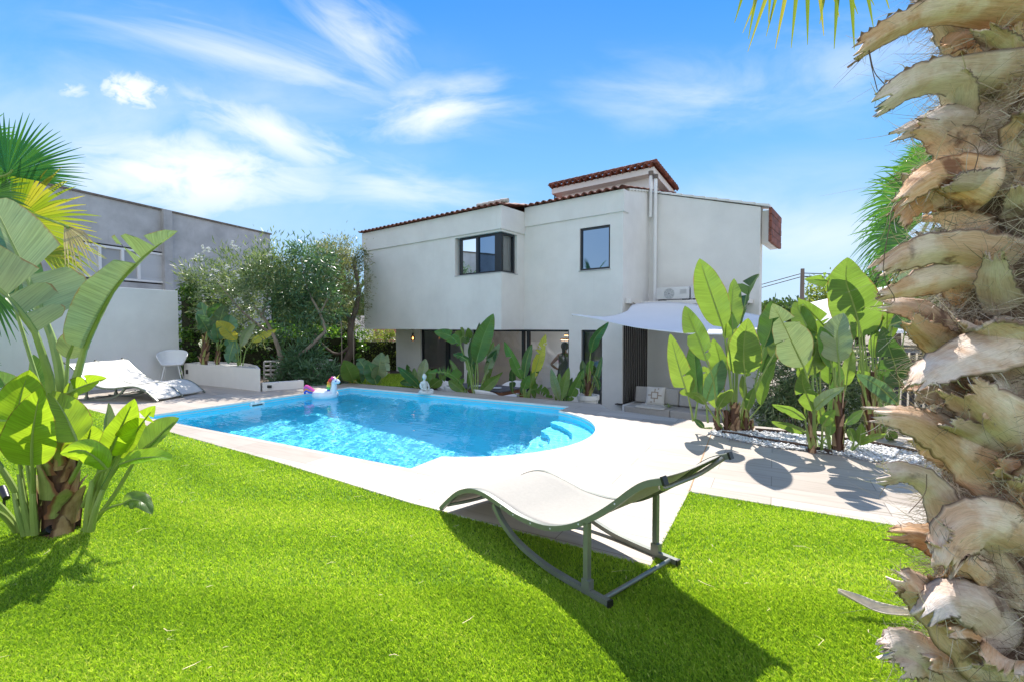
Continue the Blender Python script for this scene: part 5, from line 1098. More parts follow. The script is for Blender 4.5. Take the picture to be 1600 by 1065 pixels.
# small plant sprig on the sofa
mb = MB(); o = so_ + HF * .92 + HN * .22 + V((0, 0, .43)); rn = random.Random(4)
for k in range(26):
    a = rn.uniform(0, 6.28); L = rn.uniform(.05, .13); d_ = V((math.cos(a), math.sin(a) * .6, rn.uniform(.2, 1.1))).normalized(); s = d_.cross(V((0, 0, 1))).normalized() * .012; b = o + d_ * L * .3; mb.add([b, b + d_ * L * .5 + s, b + d_ * L, b + d_ * L * .5 - s], [(0, 1, 2, 3)])
tag(mb.build('potted_sprig', M['stalk'], smooth=False), 'small green sprig lying on the sofa seat beside the cream throw', 'plant')
# ================================================================ shade sails
def sail(name, back, front, label, nu=30, nv=14, sag=.0):
    mb = MB(); b = catmull(back, nu); f = catmull(front, nu)
    mb.grid(lambda u, v: b[int(round(u * nu))].lerp(f[int(round(u * nu))], v) + V((0, 0, -sag * math.sin(math.pi * v) * math.sin(math.pi * min(1, u * 1.1)))) , nu, nv)
    r = empty(name, back[0], label, 'shade sail', 'white shade sails'); o = mb.build('cloth', M['sail'], r, solid=.004)
    mb = MB(); mb.tube(f, .006, 6); mb.build('hem', M['white_plastic'], r)
    return r
sl1 = sail('shade_sail', [P(893, 490.5, 9.35), P(945, 495, 9.6), P(978, 487, 9.9), P(993, 475, 10.25), P(1046, 472, 10.3), P(1118, 480, 9.7), P(1190, 494, 9.0), P(1235, 505, 8.5)],
     [P(893, 491.5, 9.34), P(930, 498, 9.2), P(965, 506, 8.9), P(1000, 512.5, 8.6), P(1045, 518, 8.3), P(1090, 522, 8.05), P(1150, 521, 7.9), P(1205, 510, 8.0), P(1238, 508, 8.45)], 'large white triangular shade sail stretched from the facade over the sofa corner', sag=.06)
mb = MB(); q = HW(-1.25, -.003, 2.34); mb.tube([P(893, 491, 9.35), q], .004, 5); mb.tube([P(993, 475, 10.25), HW(.04, .3, 2.66)], .008, 5); mb.build('stay_rope', M['rope'], sl1)
mb = MB(); pr = P(1238, 506, 8.5); mb.tube([V((pr.x + .1, pr.y, TZ)), V((pr.x + .1, pr.y, pr.z + .05))], .04, 10); mb.build('post', M['white_metal'], sl1)
sail('shade_sail', [P(1262, 474, 11), P(1310, 463, 11.5), P(1360, 452, 12), P(1430, 440, 12)], [P(1240, 482, 10.6), P(1275, 500, 9.4), P(1320, 520, 9.0), P(1440, 520, 9.0)], 'white shade sail further right, glimpsed between the banana leaves', sag=.05)
# ================================================================ pool side
sk0 = G(386, 622, -.0); 
def onpoolwall(px):
    k = (px - 800) / F; t = (k * B.y - B.x) / ((C.x - B.x) - k * (C.y - B.y)); return B + (C - B) * t
q0, q1 = onpoolwall(388), onpoolwall(410); qm = (q0 + q1) / 2; wdir = (q1 - q0).normalized(); inn = -U
sk = empty('pool_skimmer', qm + V((0, 0, -.13)), 'white plastic skimmer mouth in the far side wall of the pool', 'skimmer'); hw = (q1 - q0).length / 2
def skb(mb, a, b, z0, z1, o0=.003, o1=.035):
    mb.add([qm + wdir * s + inn * o + V((0, 0, z)) for z in (z0, z1) for o in (o0, o1) for s in (a, b)], [(0, 2, 3, 1), (4, 5, 7, 6), (0, 1, 5, 4), (2, 6, 7, 3), (0, 4, 6, 2), (1, 3, 7, 5)])
mb = MB(); skb(mb, -hw, hw, -.07, -.045); skb(mb, -hw, hw, -.20, -.185); skb(mb, -hw, -hw + .03, -.185, -.07); skb(mb, hw - .03, hw, -.185, -.07); skb(mb, -.05, .05, -.045, -.03); mb.build('frame', M['white_plastic'], sk, smooth=False)
mb = MB(); skb(mb, -hw + .03, hw - .03, -.185, -.07, .004, .008); mb.build('mouth', M['pole'], sk, smooth=False)
# inflatable unicorn float
fo = P(508, 607, 9.45); fo.z = WZ; fl = empty('unicorn_float', fo, 'inflatable white unicorn swim ring with rainbow mane and pink tail floating in the pool corner', 'pool float')
mb = MB(); Rr = .20
for i in range(1):
    ring = [fo + V((Rr * math.cos(t), Rr * .9 * math.sin(t), .075)) for t in [k * 6.2832 / 32 for k in range(33)]]; mb.tube(ring, .10, 12, cap=False)
mb.build('ring', M['float'], fl)
hx = fo + V((.20, -.06, .12)); mb = MB(); c = catmull([hx, hx + V((.03, 0, .12)), hx + V((.035, -.0, .22)), hx + V((.06, -.01, .275)), hx + V((.12, -.02, .27)), hx + V((.175, -.03, .245))], 20); mb.tube(c, [.085, .083, .08, .076, .072, .069, .067, .066, .066, .067, .068, .07, .072, .072, .068, .062, .056, .052, .048, .042, .025], 12); nk = mb.build('neck_and_head', M['float'], fl)
mb = MB(); mb.ball(hx + V((.105, -.082, .285)), (.014, .008, .018), 8, 6); mb.build('eye', M['blue'], nk)
for s in (-1, 1): mb = MB(); mb.tube([hx + V((.055, s * .045, .32)), hx + V((.045, s * .055, .38))], [.022, .004], 8); mb.build('ear', M['float'], nk)
mb = MB(); mb.tube([hx + V((.10, -.01, .33)), hx + V((.165, -.015, .43))], [.022, .004], 10); mb.build('horn', M['yellow'], nk)
mp = [hx + V(p) for p in ((.065, -.03, .345), (.0, -.035, .315), (-.045, -.03, .26), (-.06, -.03, .20), (-.065, -.03, .14), (-.062, -.03, .08), (-.055, -.03, .03))]
for i, cn in enumerate(('pink', 'red', 'orange', 'yellow', 'green', 'blue')): mb = MB(); mb.tube(catmull([mp[i], (mp[i] + mp[i + 1]) / 2 + V((-.02, 0, .01)), mp[i + 1]], 6), [.03, .04, .046, .048, .046, .04, .03], 8); mb.build('mane_lock', M[cn], nk)
tl = fo + V((-.22, -.03, .12))
fl.scale = (.86, .86, .86)
for i, (cn, dz) in enumerate((('pink', .075), ('purple', .045), ('orange', .01), ('blue', -.03))):
    mb = MB(); mb.tube(catmull([tl, tl + V((-.06, 0, .03 + dz * .4)), tl + V((-.14, 0, .05 + dz)), tl + V((-.21, 0, .08 + dz)), tl + V((-.25, 0, .03 + dz)), tl + V((-.215, 0, .0 + dz * .6))], 16), [.02, .028, .032, .035, .036, .037, .037, .036, .035, .034, .032, .03, .028, .025, .02, .015, .008], 8); mb.build('tail_strand', M[cn], fl)
# seated statue on the coping
sp0 = P(663, 613, 9.5); sp0 = G(663, 613.5); st = empty('garden_statue', sp0, 'pale stone statue of a seated meditating figure on the pool coping', 'statue', rz=.9); K = .40
bl = lambda mb, n, p=st: mb.build(n, M['statue'], p, local=True)
mb = MB(); S_ = lambda *a: tuple(x * K for x in a)
body = [(0, 0, .08, .20), (0, .02, .25, .15), (0, .02, .42, .165), (0, .01, .56, .15), (0, 0, .63, .07), (0, -.01, .70, .06), (0, -.015, .78, .105), (0, -.01, .87, .11), (0, 0, .95, .07), (0, 0, 1.0, .035)]
c = catmull([V(b[:3]) * K for b in body], 36); rad = [np.interp(i / 36, [j / 9 for j in range(10)], [b[3] * K for b in body]) for i in range(37)]; mb.tube(c, rad, 16, flat=1.0, up=(1, 0, 0)); bl(mb, 'torso_and_head')
for s in (-1, 1):
    mb = MB(); mb.tube(catmull([V(S_(s * .14, .02, .56)), V(S_(s * .23, .0, .42)), V(S_(s * .22, -.1, .26)), V(S_(s * .08, -.22, .2))], 14), [S_(.065)[0]] * 8 + [S_(.05)[0]] * 7, 10); bl(mb, 'arm')
    mb = MB(); mb.tube(catmull([V(S_(s * .1, 0, .1)), V(S_(s * .32, -.12, .09)), V(S_(s * .30, -.28, .07)), V(S_(s * -.05, -.32, .06))], 14), [S_(.12)[0]] * 8 + [S_(.08)[0]] * 7, 10); bl(mb, 'folded_leg')
mb = MB(); mb.lathe([(0, 0), (.40 * K, 0), (.42 * K, .03 * K), (.36 * K, .055 * K), (0, .06 * K)], (0, -.1 * K, 0), 20); bl(mb, 'plinth')
# dry palm bract on the lawn and bits of straw
dl = empty('dry_palm_leaf', G(1365, 960), 'dry pale palm sheath lying on the lawn by the palm trunk', 'dry leaf')
mb = MB(); cc_ = catmull([G(1309, 950) + V((0, 0, .075)), G(1340, 956) + V((0, 0, .05)), G(1375, 964) + V((0, 0, .03)), G(1425, 972) + V((0, 0, .03))], 14); dr = (cc_[-1] - cc_[0]).normalized(); sd_ = V((-dr.y, dr.x, .5)).normalized()
mb.grid(lambda u, v: cc_[int(round(v * 14))] + sd_ * (2 * u - 1) * .028 * math.sin(math.pi * min(1, .04 + v * .8)) + V((0, 0, .02 * (2 * u - 1) ** 2)), 6, 14); mb.build('blade', mat('dry_straw', (.62, .55, .42), .8, .15, 30, .3, 90), dl, solid=.003)
n = 95; xs = RNG.uniform(-3.5, 3.2, n); ys = RNG.uniform(1.7, 5, n); k = inpoly(xs, ys, LAWN2); xs, ys = xs[k], ys[k]; n = len(xs); an = RNG.normal(.6, .8, n); L = RNG.uniform(.02, .13, n) * RNG.choice([.4, 1], n); w_ = RNG.uniform(.001, .0022, n)
dx, dy = np.cos(an), np.sin(an); z = RNG.uniform(.016, .024, n); bend = RNG.normal(0, .25, n)
v = np.stack([np.stack([xs - dy * w_, ys + dx * w_, z], -1), np.stack([xs + dy * w_, ys - dx * w_, z], -1), np.stack([xs + dx * L * .5 + dy * w_ - dy * bend * L, ys + dy * L * .5 - dx * w_ + dx * bend * L, z + .004], -1), np.stack([xs + dx * L * .5 - dy * w_ - dy * bend * L, ys + dy * L * .5 + dx * w_ + dx * bend * L, z + .004], -1), np.stack([xs + dx * L, ys + dy * L, z], -1)], 1)
b = (np.arange(n) * 5)[:, None]; f = np.concatenate([b + np.array([0, 1, 2]), b + np.array([0, 2, 3]), b + np.array([3, 2, 4])]); kind(np_mesh('straw', v.reshape(-1, 3), f, mat('straw_bits', (.58, .48, .28), .9, .25, 20)), 'stuff', 'dry straw scattered on the lawn')
# ================================================================ palms
def fan(parent, hub, tip, spread=150, nseg=34, tilt=20, m='palm_green', droop=.12, seed=1, petiole=None, wfac=1.0, joined=.55, tipm=None, roll=0):
    """one fan leaf: folded segments radiating from the hub, joined near it and free, drooping, at the ends"""
    rn = random.Random(seed); ax = (tip - hub); R = ax.length; ax.normalize(); vd = (hub - CAM).normalized()
    s = ax.cross(vd).normalized(); nn = s.cross(ax).normalized()
    if nn.dot(vd) > 0: nn = -nn
    a = math.radians(tilt); b = math.radians(roll); s, nn = s * math.cos(b) + nn * math.sin(b), nn * math.cos(b) - s * math.sin(b); ax2 = ax; nn = (nn * math.cos(a) - ax * math.sin(a) * 0).normalized()
    vs, fs, tn = [], [], []; half = math.radians(spread) / 2; dth = 2 * half / nseg
    for i in range(nseg):
        th = -half + (i + .5) * dth; r_ = R * (1 - .20 * (abs(th) / max(half, .01)) ** 2) * rn.uniform(.88, 1.05); t = rn.random()
        d = ax * math.cos(th) + s * math.sin(th); side = (s * math.cos(th) - ax * math.sin(th)); dr = droop * rn.uniform(.5, 1.8); cup = .10
        st = (.04, .2, joined, .62, .8, .93, 1.0); b0 = len(vs)
        for x in st:
            hw = min(x * R * dth * .5 * 1.02, joined * R * dth * .5) * (1 if x <= joined else max(0.04, (1 - x) / (1 - joined)) ** .75) * wfac
            p = hub + d * (r_ * x) + nn * (cup * R * (x * x) * (math.cos(th * 1.1) - .6)) + V((0, 0, -dr * R * max(0, x - joined * .7) ** 2 * 2.2))
            vs += [p - side * hw, p + nn * hw * .55, p + side * hw]; tn += [min(1, t * .8 + .25 * x ** 3)] * 3
        for k in range(len(st) - 1):
            q = b0 + k * 3; fs += [(q, q + 1, q + 4, q + 3), (q + 1, q + 2, q + 5, q + 4)]
    o = np_mesh('frond', np.array([v[:] for v in vs]), np.array(fs), M[m], parent, tint=np.array(tn), smooth=False)
    if petiole:
        mb = MB(); c = catmull(petiole + [hub, hub + ax * R * .12], 14); mb.tube(c, [.022 - .010 * i / 14 for i in range(15)], 7); mb.build('petiole', M['stalk'], o)
    return o
def palm(base, crown, label, fronds, d, r=.17):
    rt = empty('fan_palm', base, label, 'palm tree', None); mb = MB(); c = catmull([base, base.lerp(crown, .5) + V((.03, 0, 0)), crown], 30)
    mb.tube(c, [r * (1 + .07 * (i % 2)) * (1.15 - .2 * i / 30) for i in range(31)], 16); mb.build('trunk', M['bark'], rt)
    for i, (hp, tp, kw) in enumerate(fronds):
        dd = d + kw.pop('d', ((i * 3) % 5 - 2) * .12); fan(rt, P(*hp, dd), P(*tp, dd + kw.pop('td', 0)), petiole=[crown + V((0, 0, -.05)), crown.lerp(P(*hp, dd), .5) + V((0, 0, .12))], seed=i + 3, **kw)
    return rt
d = 6.3; cr = P(-70, 330, d)
palm(V((cr.x, cr.y, 0)), cr, 'fan palm at the picture edge, its fronds reaching in above the torn banana leaves', [
    ((10, 274), (96, 200), dict(spread=115, m='palm_blue', droop=.05, nseg=34, roll=10)), ((25, 345), (158, 332), dict(spread=150, m='palm_yellow', nseg=36, droop=.10)), ((-25, 305), (60, 318), dict(spread=130, m='palm_green', nseg=30)),
    ((62, 398), (140, 410), dict(spread=60, m='palm_yellow', nseg=14, droop=.2)), ((-25, 440), (32, 524), dict(spread=95, m='palm_green', nseg=22, droop=.1, d=.5)), ((-45, 590), (18, 583), dict(spread=60, m='palm_green', nseg=14)),
    ((-60, 235), (22, 180), dict(spread=70, m='palm_green', nseg=16)), ((100, 352), (140, 392), dict(spread=70, m='palm_dry', nseg=12, droop=.5)), ((-90, 250), (-150, 150), dict(spread=140)), ((-110, 350), (-220, 330), dict(spread=140)), ((-60, 280), (-50, 160), dict(spread=140))], d)
d = 6.8; cr = P(1492, 300, d)
palm(V((cr.x, cr.y, TZ)), cr, 'fan palm standing behind the big shaggy trunk, green fronds against the sky', [
    ((1446, 262), (1392, 244), dict(spread=130, droop=.35, nseg=30)), ((1470, 268), (1428, 212), dict(spread=80, nseg=22, droop=.1)), ((1424, 312), (1334, 300), dict(spread=110, nseg=32, droop=.25)), ((1412, 362), (1322, 366), dict(spread=120, nseg=32, droop=.3)),
    ((1420, 402), (1348, 408), dict(spread=80, nseg=20, droop=.3)), ((1440, 345), (1372, 330), dict(spread=130, nseg=30, droop=.3, d=.5)), ((1440, 400), (1420, 460), dict(spread=110, nseg=24, m='palm_dry', droop=.2, d=.4)), ((1520, 240), (1560, 160), dict(spread=140)),
    ((1560, 300), (1660, 280), dict(spread=140)), ((1550, 360), (1640, 400), dict(spread=140)), ((1412, 332), (1360, 345), dict(spread=120, nseg=26, droop=.25, d=.3)), ((1446, 285), (1352, 268), dict(spread=110, nseg=30, droop=.3, d=.2)), ((1432, 378), (1332, 394), dict(spread=100, nseg=28, droop=.35, d=-.2)), ((1450, 250), (1402, 226), dict(spread=90, nseg=24, droop=.2, d=.4))], d, .14)
# ---- the big trunk close to the camera
def bootmat():
    m, nt, b = newmat('palm_leaf_base'); uv = nt.nodes.new('ShaderNodeUVMap'); s = nt.nodes.new('ShaderNodeSeparateXYZ'); nt.links.new(uv.outputs[0], s.inputs[0]); oi = nt.nodes.new('ShaderNodeObjectInfo')
    cv = nt.nodes.new('ShaderNodeCombineXYZ'); nt.links.new(mth(nt, 'MULTIPLY', s.outputs[0], 9), cv.inputs[0]); nt.links.new(mth(nt, 'MULTIPLY', s.outputs[1], 4), cv.inputs[1]); nt.links.new(mth(nt, 'MULTIPLY', oi.outputs['Random'], 40), cv.inputs[2])
    n1 = noise(nt, cv.outputs[0], 1.0, 8, .65)
    c = ramp(nt, n1, [(.25, (.47, .25, .125)), (.42, (.70, .43, .235)), (.58, (.78, .54, .345)), (.75, (.86, .67, .50))])
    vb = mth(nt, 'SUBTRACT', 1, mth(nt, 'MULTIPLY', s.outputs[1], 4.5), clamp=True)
    pn = noise(nt, coord(nt, 'Object'), 7, 5, .6); c = mixc(nt, ramp(nt, mth(nt, 'MULTIPLY_ADD', vb, .10, pn), [(.61, (0, 0, 0)), (.68, (.85, .85, .85))]), c, (.22, .10, .065))  # dark brown patches, denser at the foot, also standing in for crevice shade
    pw = noise(nt, coord(nt, 'Object', (1, 1, 1), (1, 2, 3)), 6, 5, .6); c = mixc(nt, ramp(nt, pw, [(.47, (0, 0, 0)), (.58, (.9, .9, .9))]), c, (.90, .77, .65))  # bleached patches, their pale colour also standing in for sunlit faces
    fine = noise(nt, cv.outputs[0], 7, 4, .7); c = mixc(nt, .75, c, ramp(nt, fine, [(.3, (.72, .61, .51)), (.48, (.98, .94, .9)), (.62, (1.12, 1.06, 1.02))]), 'MULTIPLY')
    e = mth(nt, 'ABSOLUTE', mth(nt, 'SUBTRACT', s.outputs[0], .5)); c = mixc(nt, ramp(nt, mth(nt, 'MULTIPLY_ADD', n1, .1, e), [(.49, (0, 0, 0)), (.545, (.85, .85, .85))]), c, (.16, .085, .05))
    hs = nt.nodes.new('ShaderNodeHueSaturation'); nt.links.new(c, hs.inputs['Color']); nt.links.new(mth(nt, 'MULTIPLY_ADD', oi.outputs['Random'], .5, .55), hs.inputs['Saturation']); nt.links.new(mth(nt, 'MULTIPLY_ADD', oi.outputs['Random'], .22, .92), hs.inputs['Value'])
    nt.links.new(hs.outputs[0], b.inputs['Base Color']); b.inputs['Roughness'].default_value = .8; b.inputs['Specular IOR Level'].default_value = .25
    bump(nt, b, mth(nt, 'ADD', mth(nt, 'MULTIPLY', n1, .8), mth(nt, 'MULTIPLY', fine, .6)), .75, .012); return m
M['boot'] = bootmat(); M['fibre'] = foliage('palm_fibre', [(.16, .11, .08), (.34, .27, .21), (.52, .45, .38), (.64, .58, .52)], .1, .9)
M['palm_core'] = mat('palm_trunk_core', (.20, .14, .10), .95, .5, 24, 1, 60, stretch=(1, 1, .3), bdist=.02)
TC = V((1.66, 1.46, 0)); bigp = empty('fan_palm', TC, 'massive shaggy palm trunk covered in curled cut leaf bases and grey fibre', 'palm tree')
zz = np.linspace(-.05, 4.0, 60); mb = MB(); rnb = random.Random(21)
mb.tube([V((TC.x + .01 * math.sin(z * 3), TC.y, z)) for z in zz], [.185 + .02 * math.sin(z * 9) + .012 * math.sin(z * 23) + (.09 * max(0, .55 - z)) for z in zz], 36); mb.build('trunk', M['palm_core'], bigp)
FRAY = []
def boot(pts, hws, turn=20, arch=.5, th=.012, teeth=0, seed=0, n0=None):
    rn = random.Random(seed); n = 22; c = catmull(pts, n); L = sum((c[i + 1] - c[i]).length for i in range(n)); fr = []
    for i in range(n + 1):
        t = (c[min(i + 1, n)] - c[max(i - 1, 0)]).normalized(); vd = n0 if n0 is not None else (c[i] - CAM).normalized()
        s = t.cross(vd); s = s.normalized() if s.length > .15 else fr[-1][0]
        if fr and s.dot(fr[-1][0]) < 0: s = -s
        nn = s.cross(t).normalized(); nn = -nn if nn.dot(vd) > 0 else nn; a = math.radians(turn); fr.append((s * math.cos(a) + nn * math.sin(a), nn * math.cos(a) - s * math.sin(a), t))
    ph = [rn.uniform(0, 6) for _ in range(4)]; mb = MB(); jag = [rn.uniform(-.09, .05) for _ in range(13)]; rag = [[rn.uniform(-.13, .05) for _ in range(35)] for _ in range(2)]
    def fn(u, v):
        x = v * n; i = min(int(x), n - 1); f = x - i; p = c[i].lerp(c[i + 1], f); s, nn, t = fr[min(n, int(round(x)))]
        w = float(np.interp(v, np.linspace(0, 1, len(hws)), hws)); q = 2 * u - 1
        w *= 1 + .05 * math.sin(v * 13 + ph[0] + q * 2) + .03 * math.sin(v * 37 + ph[1])
        if abs(q) > .75: w *= 1 + rag[0 if q < 0 else 1][int(round(v * 34))] * (.3 + .9 * v)
        tipj = jag[int(round(u * 12))] * L * max(0, (v - .8) / .2)
        return p + s * (q * w) - nn * (arch * w * q * q) + nn * (.006 * math.sin(v * 9 + ph[2]) * w / .06 + .10 * w * math.cos(q * 4.5) * v) + t * tipj
    mb.grid(fn, 12, 34, lambda u, v: (u, v * L))
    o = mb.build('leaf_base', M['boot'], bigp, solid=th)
    for _ in range(34):
        e = rn.random(); u, v = (rn.random(), rn.uniform(.9, 1)) if e < .3 else (rn.choice((0, 1)), rn.uniform(.05, 1)); q = fn(u, v); s_, n_, t_ = fr[min(n, int(v * n))]
        FRAY.append((q, (t_ * rn.uniform(.2, 1) + s_ * (1 if u > .5 else -1) * rn.uniform(-.1, .7) + V((rn.gauss(0, .3), rn.gauss(0, .3), rn.gauss(-.1, .3)))).normalized()))
    if teeth:
        tm = MB()
        for k in range(teeth):
            v = .22 + .76 * k / teeth; p = fn(0.0, v); p2 = fn(0.0, min(1, v + .045)); s, nn, t = fr[min(n, int(v * n))]
            tm.add([p, p2, (p + p2) / 2 - s * rn.uniform(.006, .013) + t * .008, p - nn * .006], [(0, 1, 2), (1, 3, 2), (3, 0, 2)])
        tm.build('thorns', M['boot'], o, smooth=False)
    return o
def PB(l, d0=1.55, d1=1.32): m = len(l); return [P(x, y, d0 + (d1 - d0) * j / (m - 1)) for j, (x, y) in enumerate(l)]
KP = 1.4 / F
HB = [([(1620, 30), (1540, 22), (1460, 22), (1400, 45), (1342, 82)], (52, 34, 25, 21, 17), dict(turn=-28, teeth=13, arch=.45)),
      ([(1640, 140), (1570, 122), (1490, 120), (1425, 135), (1370, 166)], (60, 46, 34, 28, 21), dict(turn=-22, arch=.4, teeth=6)),
      ([(1640, 215), (1570, 190), (1510, 180), (1455, 190), (1402, 210)], (60, 48, 30, 17, 9), dict(turn=20, arch=.5)),
      ([(1560, 330), (1500, 310), (1455, 312), (1422, 325), (1406, 345)], (50, 36, 27, 22, 20), dict(turn=-18, arch=.4)), ([(1560, 290), (1480, 270), (1440, 285), (1406, 312)], (50, 28, 20, 10), dict(turn=12)),
      ([(1640, 440), (1560, 405), (1480, 390), (1420, 400), (1372, 424)], (60, 46, 30, 26, 15), dict(turn=-15, arch=.35)),
      ([(1650, 500), (1590, 455), (1510, 430), (1440, 445), (1374, 464)], (62, 52, 38, 26, 8), dict(turn=-26, arch=.45)),
      ([(1500, 600), (1478, 530), (1450, 492), (1415, 478), (1376, 476)], (40, 34, 25, 18, 13), dict(turn=22, arch=.5)),
      ([(1650, 520), (1580, 530), (1500, 556), (1450, 585), (1428, 604)], (60, 52, 40, 28, 14), dict(turn=30, arch=.25)),
      ([(1640, 800), (1560, 735), (1490, 685), (1425, 655), (1364, 646)], (64, 56, 42, 29, 18), dict(turn=24, arch=.4)),
      ([(1500, 880), (1478, 810), (1458, 765), (1425, 742), (1380, 743)], (40, 34, 26, 23, 21), dict(turn=-20, arch=.4)),
      ([(1680, 1000), (1590, 930), (1500, 862), (1440, 836), (1392, 832)], (64, 54, 40, 26, 12), dict(turn=16, arch=.35)),
      ([(1680, 900), (1610, 850), (1545, 822), (1495, 838), (1472, 885)], (66, 60, 50, 38, 22), dict(turn=-14, arch=.4)),
      ([(1660, 1120), (1560, 1040), (1480, 965), (1430, 915), (1396, 895)], (60, 52, 42, 28, 16), dict(turn=20, arch=.5)), ([(1620, 1150), (1520, 1070), (1450, 1030), (1405, 1010), (1378, 1014)], (66, 56, 42, 30, 16), dict(turn=-12, arch=.4)),
      ([(1660, 380), (1600, 335), (1545, 345), (1490, 392)], (60, 48, 36, 22), dict(turn=15)), ([(1680, 740), (1600, 690), (1540, 640), (1500, 612)], (64, 56, 44, 30), dict(turn=-18)), ([(1680, 660), (1600, 620), (1540, 600)], (64, 54, 34), dict(turn=16)),
      ([(1700, 250), (1620, 235), (1560, 250), (1510, 290)], (66, 58, 46, 26), dict(turn=14)), ([(1700, 60), (1640, 80), (1580, 80), (1540, 110)], (62, 56, 44, 30), dict(turn=18)), ([(1600, 1000), (1540, 950), (1480, 930), (1440, 960)], (50, 44, 34, 20), dict(turn=25))]
for i, (pp_, hw_, kw) in enumerate(HB):
    dd = .10 * ((i * 5) % 4 - 1.5) / 2; boot(PB(pp_, 1.42 + dd, 1.36 + dd), [q * KP * .84 for q in hw_], seed=i, th=.005 + .004 * rnb.random(), **kw)
for i in range(46):     # loose split pieces wedged between the big ones
    x = rnb.uniform(1478, 1640); y = (i + rnb.random()) * 24 - 20; an = rnb.choice([rnb.uniform(2.2, 2.9), rnb.uniform(2.0, 3.1), rnb.uniform(.5, 1.2)]); Lp = rnb.uniform(60, 125); cu = rnb.uniform(-.5, .5); d0 = 1.46 + (x - 1480) * .0004 if x < 1560 else 1.40
    l = [(x + math.cos(an + cu * t) * Lp * t, y - math.sin(an + cu * t) * Lp * t) for t in (0, .35, .7, 1)]
    boot(PB(l, d0 + .02, d0 - .10), [KP * q * rnb.uniform(.8, 1.2) for q in (30, 27, 20, 12)], rnb.uniform(-35, 35), rnb.uniform(.3, .6), .005, seed=300 + i)
for i in range(46):     # the spiral of shorter bases round the rest of the trunk
    ph = i * 2.39996 + .4; z = .02 + i * .072; o = V((math.cos(ph), math.sin(ph), 0)); tg = V((-o.y, o.x, 0)); b = V((TC.x, TC.y, z)); q = rnb.uniform(.7, 1.1)
    facing = o.dot((CAM - TC).normalized() * 1) ; left = o.dot(V((-.66, .75, 0)))
    out = .05 if (left > .45) else .11 * q
    pts = [b + o * .19 + V((0, 0, -.16)), b + o * .215 + V((0, 0, -.04)), b + o * (.225 + out * .45) + V((0, 0, .07)), b + o * (.225 + out) + V((0, 0, .12 * q)), b + o * (.235 + out * 1.5) + V((0, 0, .115 * q))]
    boot(pts, [.12, .115, .09, .06, .045], 0, .35, .012, seed=100 + i, n0=(-o + V((0, 0, .3))).normalized())
def fibres():
    n = 14000; r = RNG; ph = np.where(r.random(n) > .45, r.uniform(2.2, 5.6, n), r.normal(2.75, .35, n)); z = r.uniform(0, 3.3, n); R0 = r.uniform(.195, .275, n); L = r.uniform(.04, .16, n) * np.where(r.random(n) > .9, 1.8, 1)
    o = np.stack([np.cos(ph), np.sin(ph), 0 * ph], -1); tg = np.stack([-np.sin(ph), np.cos(ph), 0 * ph], -1); base = np.array([TC.x, TC.y, 0]) + o * R0[:, None] + np.array([0, 0, 1]) * z[:, None]
    sg = np.where(r.random(n) > .5, 1, -1); d = tg * (sg * r.uniform(.3, 1, n))[:, None] + np.array([0, 0, 1.]) * r.normal(.0, .45, n)[:, None] + o * r.normal(.12, .25, n)[:, None]; d /= np.linalg.norm(d, axis=1)[:, None]
    bend = (o * r.normal(0, .35, n)[:, None] + np.array([0, 0, 1.]) * r.normal(-.15, .35, n)[:, None]); up = np.cross(d, o); up /= np.linalg.norm(up, axis=1)[:, None] + 1e-9
    fb = np.array([q[:] for q, _ in FRAY]); fd_ = np.array([q[:] for _, q in FRAY]); m_ = len(fb); base = np.concatenate([base, fb]); d = np.concatenate([d, fd_]); L = np.concatenate([L, r.uniform(.015, .07, m_)]); bend = np.concatenate([bend, r.normal(0, .4, (m_, 3))])
    upf = np.cross(fd_, np.array([.75, .66, .1])); up = np.concatenate([up, upf / (np.linalg.norm(upf, axis=1)[:, None] + 1e-9)]); n += m_
    w_ = r.uniform(.0005, .0014, n); K = 5; P_ = []
    for k in range(K):
        x = k / (K - 1); c = base + d * (L * x)[:, None] + bend * (L * x * x)[:, None]; ww = (w_ * (1 - .7 * x))[:, None]; P_ += [c - up * ww, c + up * ww]
    v = np.stack(P_, 1).reshape(-1, 3); b = (np.arange(n) * 2 * K)[:, None]; f = np.concatenate([b + np.array([2 * k, 2 * k + 1, 2 * k + 3, 2 * k + 2]) for k in range(K - 1)])
    o_ = np_mesh('fibre', v, f, M['fibre'], bigp, tint=np.repeat(r.random(n), 2 * K)); o_['kind'] = 'stuff'
fibres()
for l in ([(1356, 72), (1362, 105), (1371, 142)], [(1358, 78), (1366, 112), (1382, 132)], [(1400, 300), (1380, 420), (1398, 470), (1360, 480)], [(1480, 210), (1526, 232), (1522, 270)], [(1440, 640), (1400, 580), (1440, 560)], [(1420, 800), (1445, 770), (1448, 740)]): mb = MB(); mb.tube(catmull([P(x, y, 1.3) for x, y in l], 12), .0011, 4); mb.build('hanging_strand', M['fibre'], bigp)
for hp, tp, sp_, ns, sd, dd in (((1262, -175), (1262, 72), 60, 11, 5, 1.9), ((1215, -180), (1185, 42), 40, 6, 8, 2.0), ((1320, -190), (1335, 60), 30, 5, 9, 1.8)):
    fan(bigp, P(*hp, dd), P(*tp, dd), spread=sp_, nseg=ns, m='palm_yellow', droop=.05, seed=sd, wfac=.8, joined=.5, petiole=[V((TC.x, TC.y, 3.2)), V((1.3, 1.6, 3.3))])
for k in range(10):
    a = k * .628 + .3; h = V((TC.x, TC.y, 3.6)) + V((math.cos(a), math.sin(a), .6)) * .9
    if abs(a - 2.6) < 1.0: continue
    fan(bigp, h, h + V((math.cos(a), math.sin(a), .15)) * .8, spread=200, nseg=34, seed=k, petiole=[V((TC.x, TC.y, 3.6))])
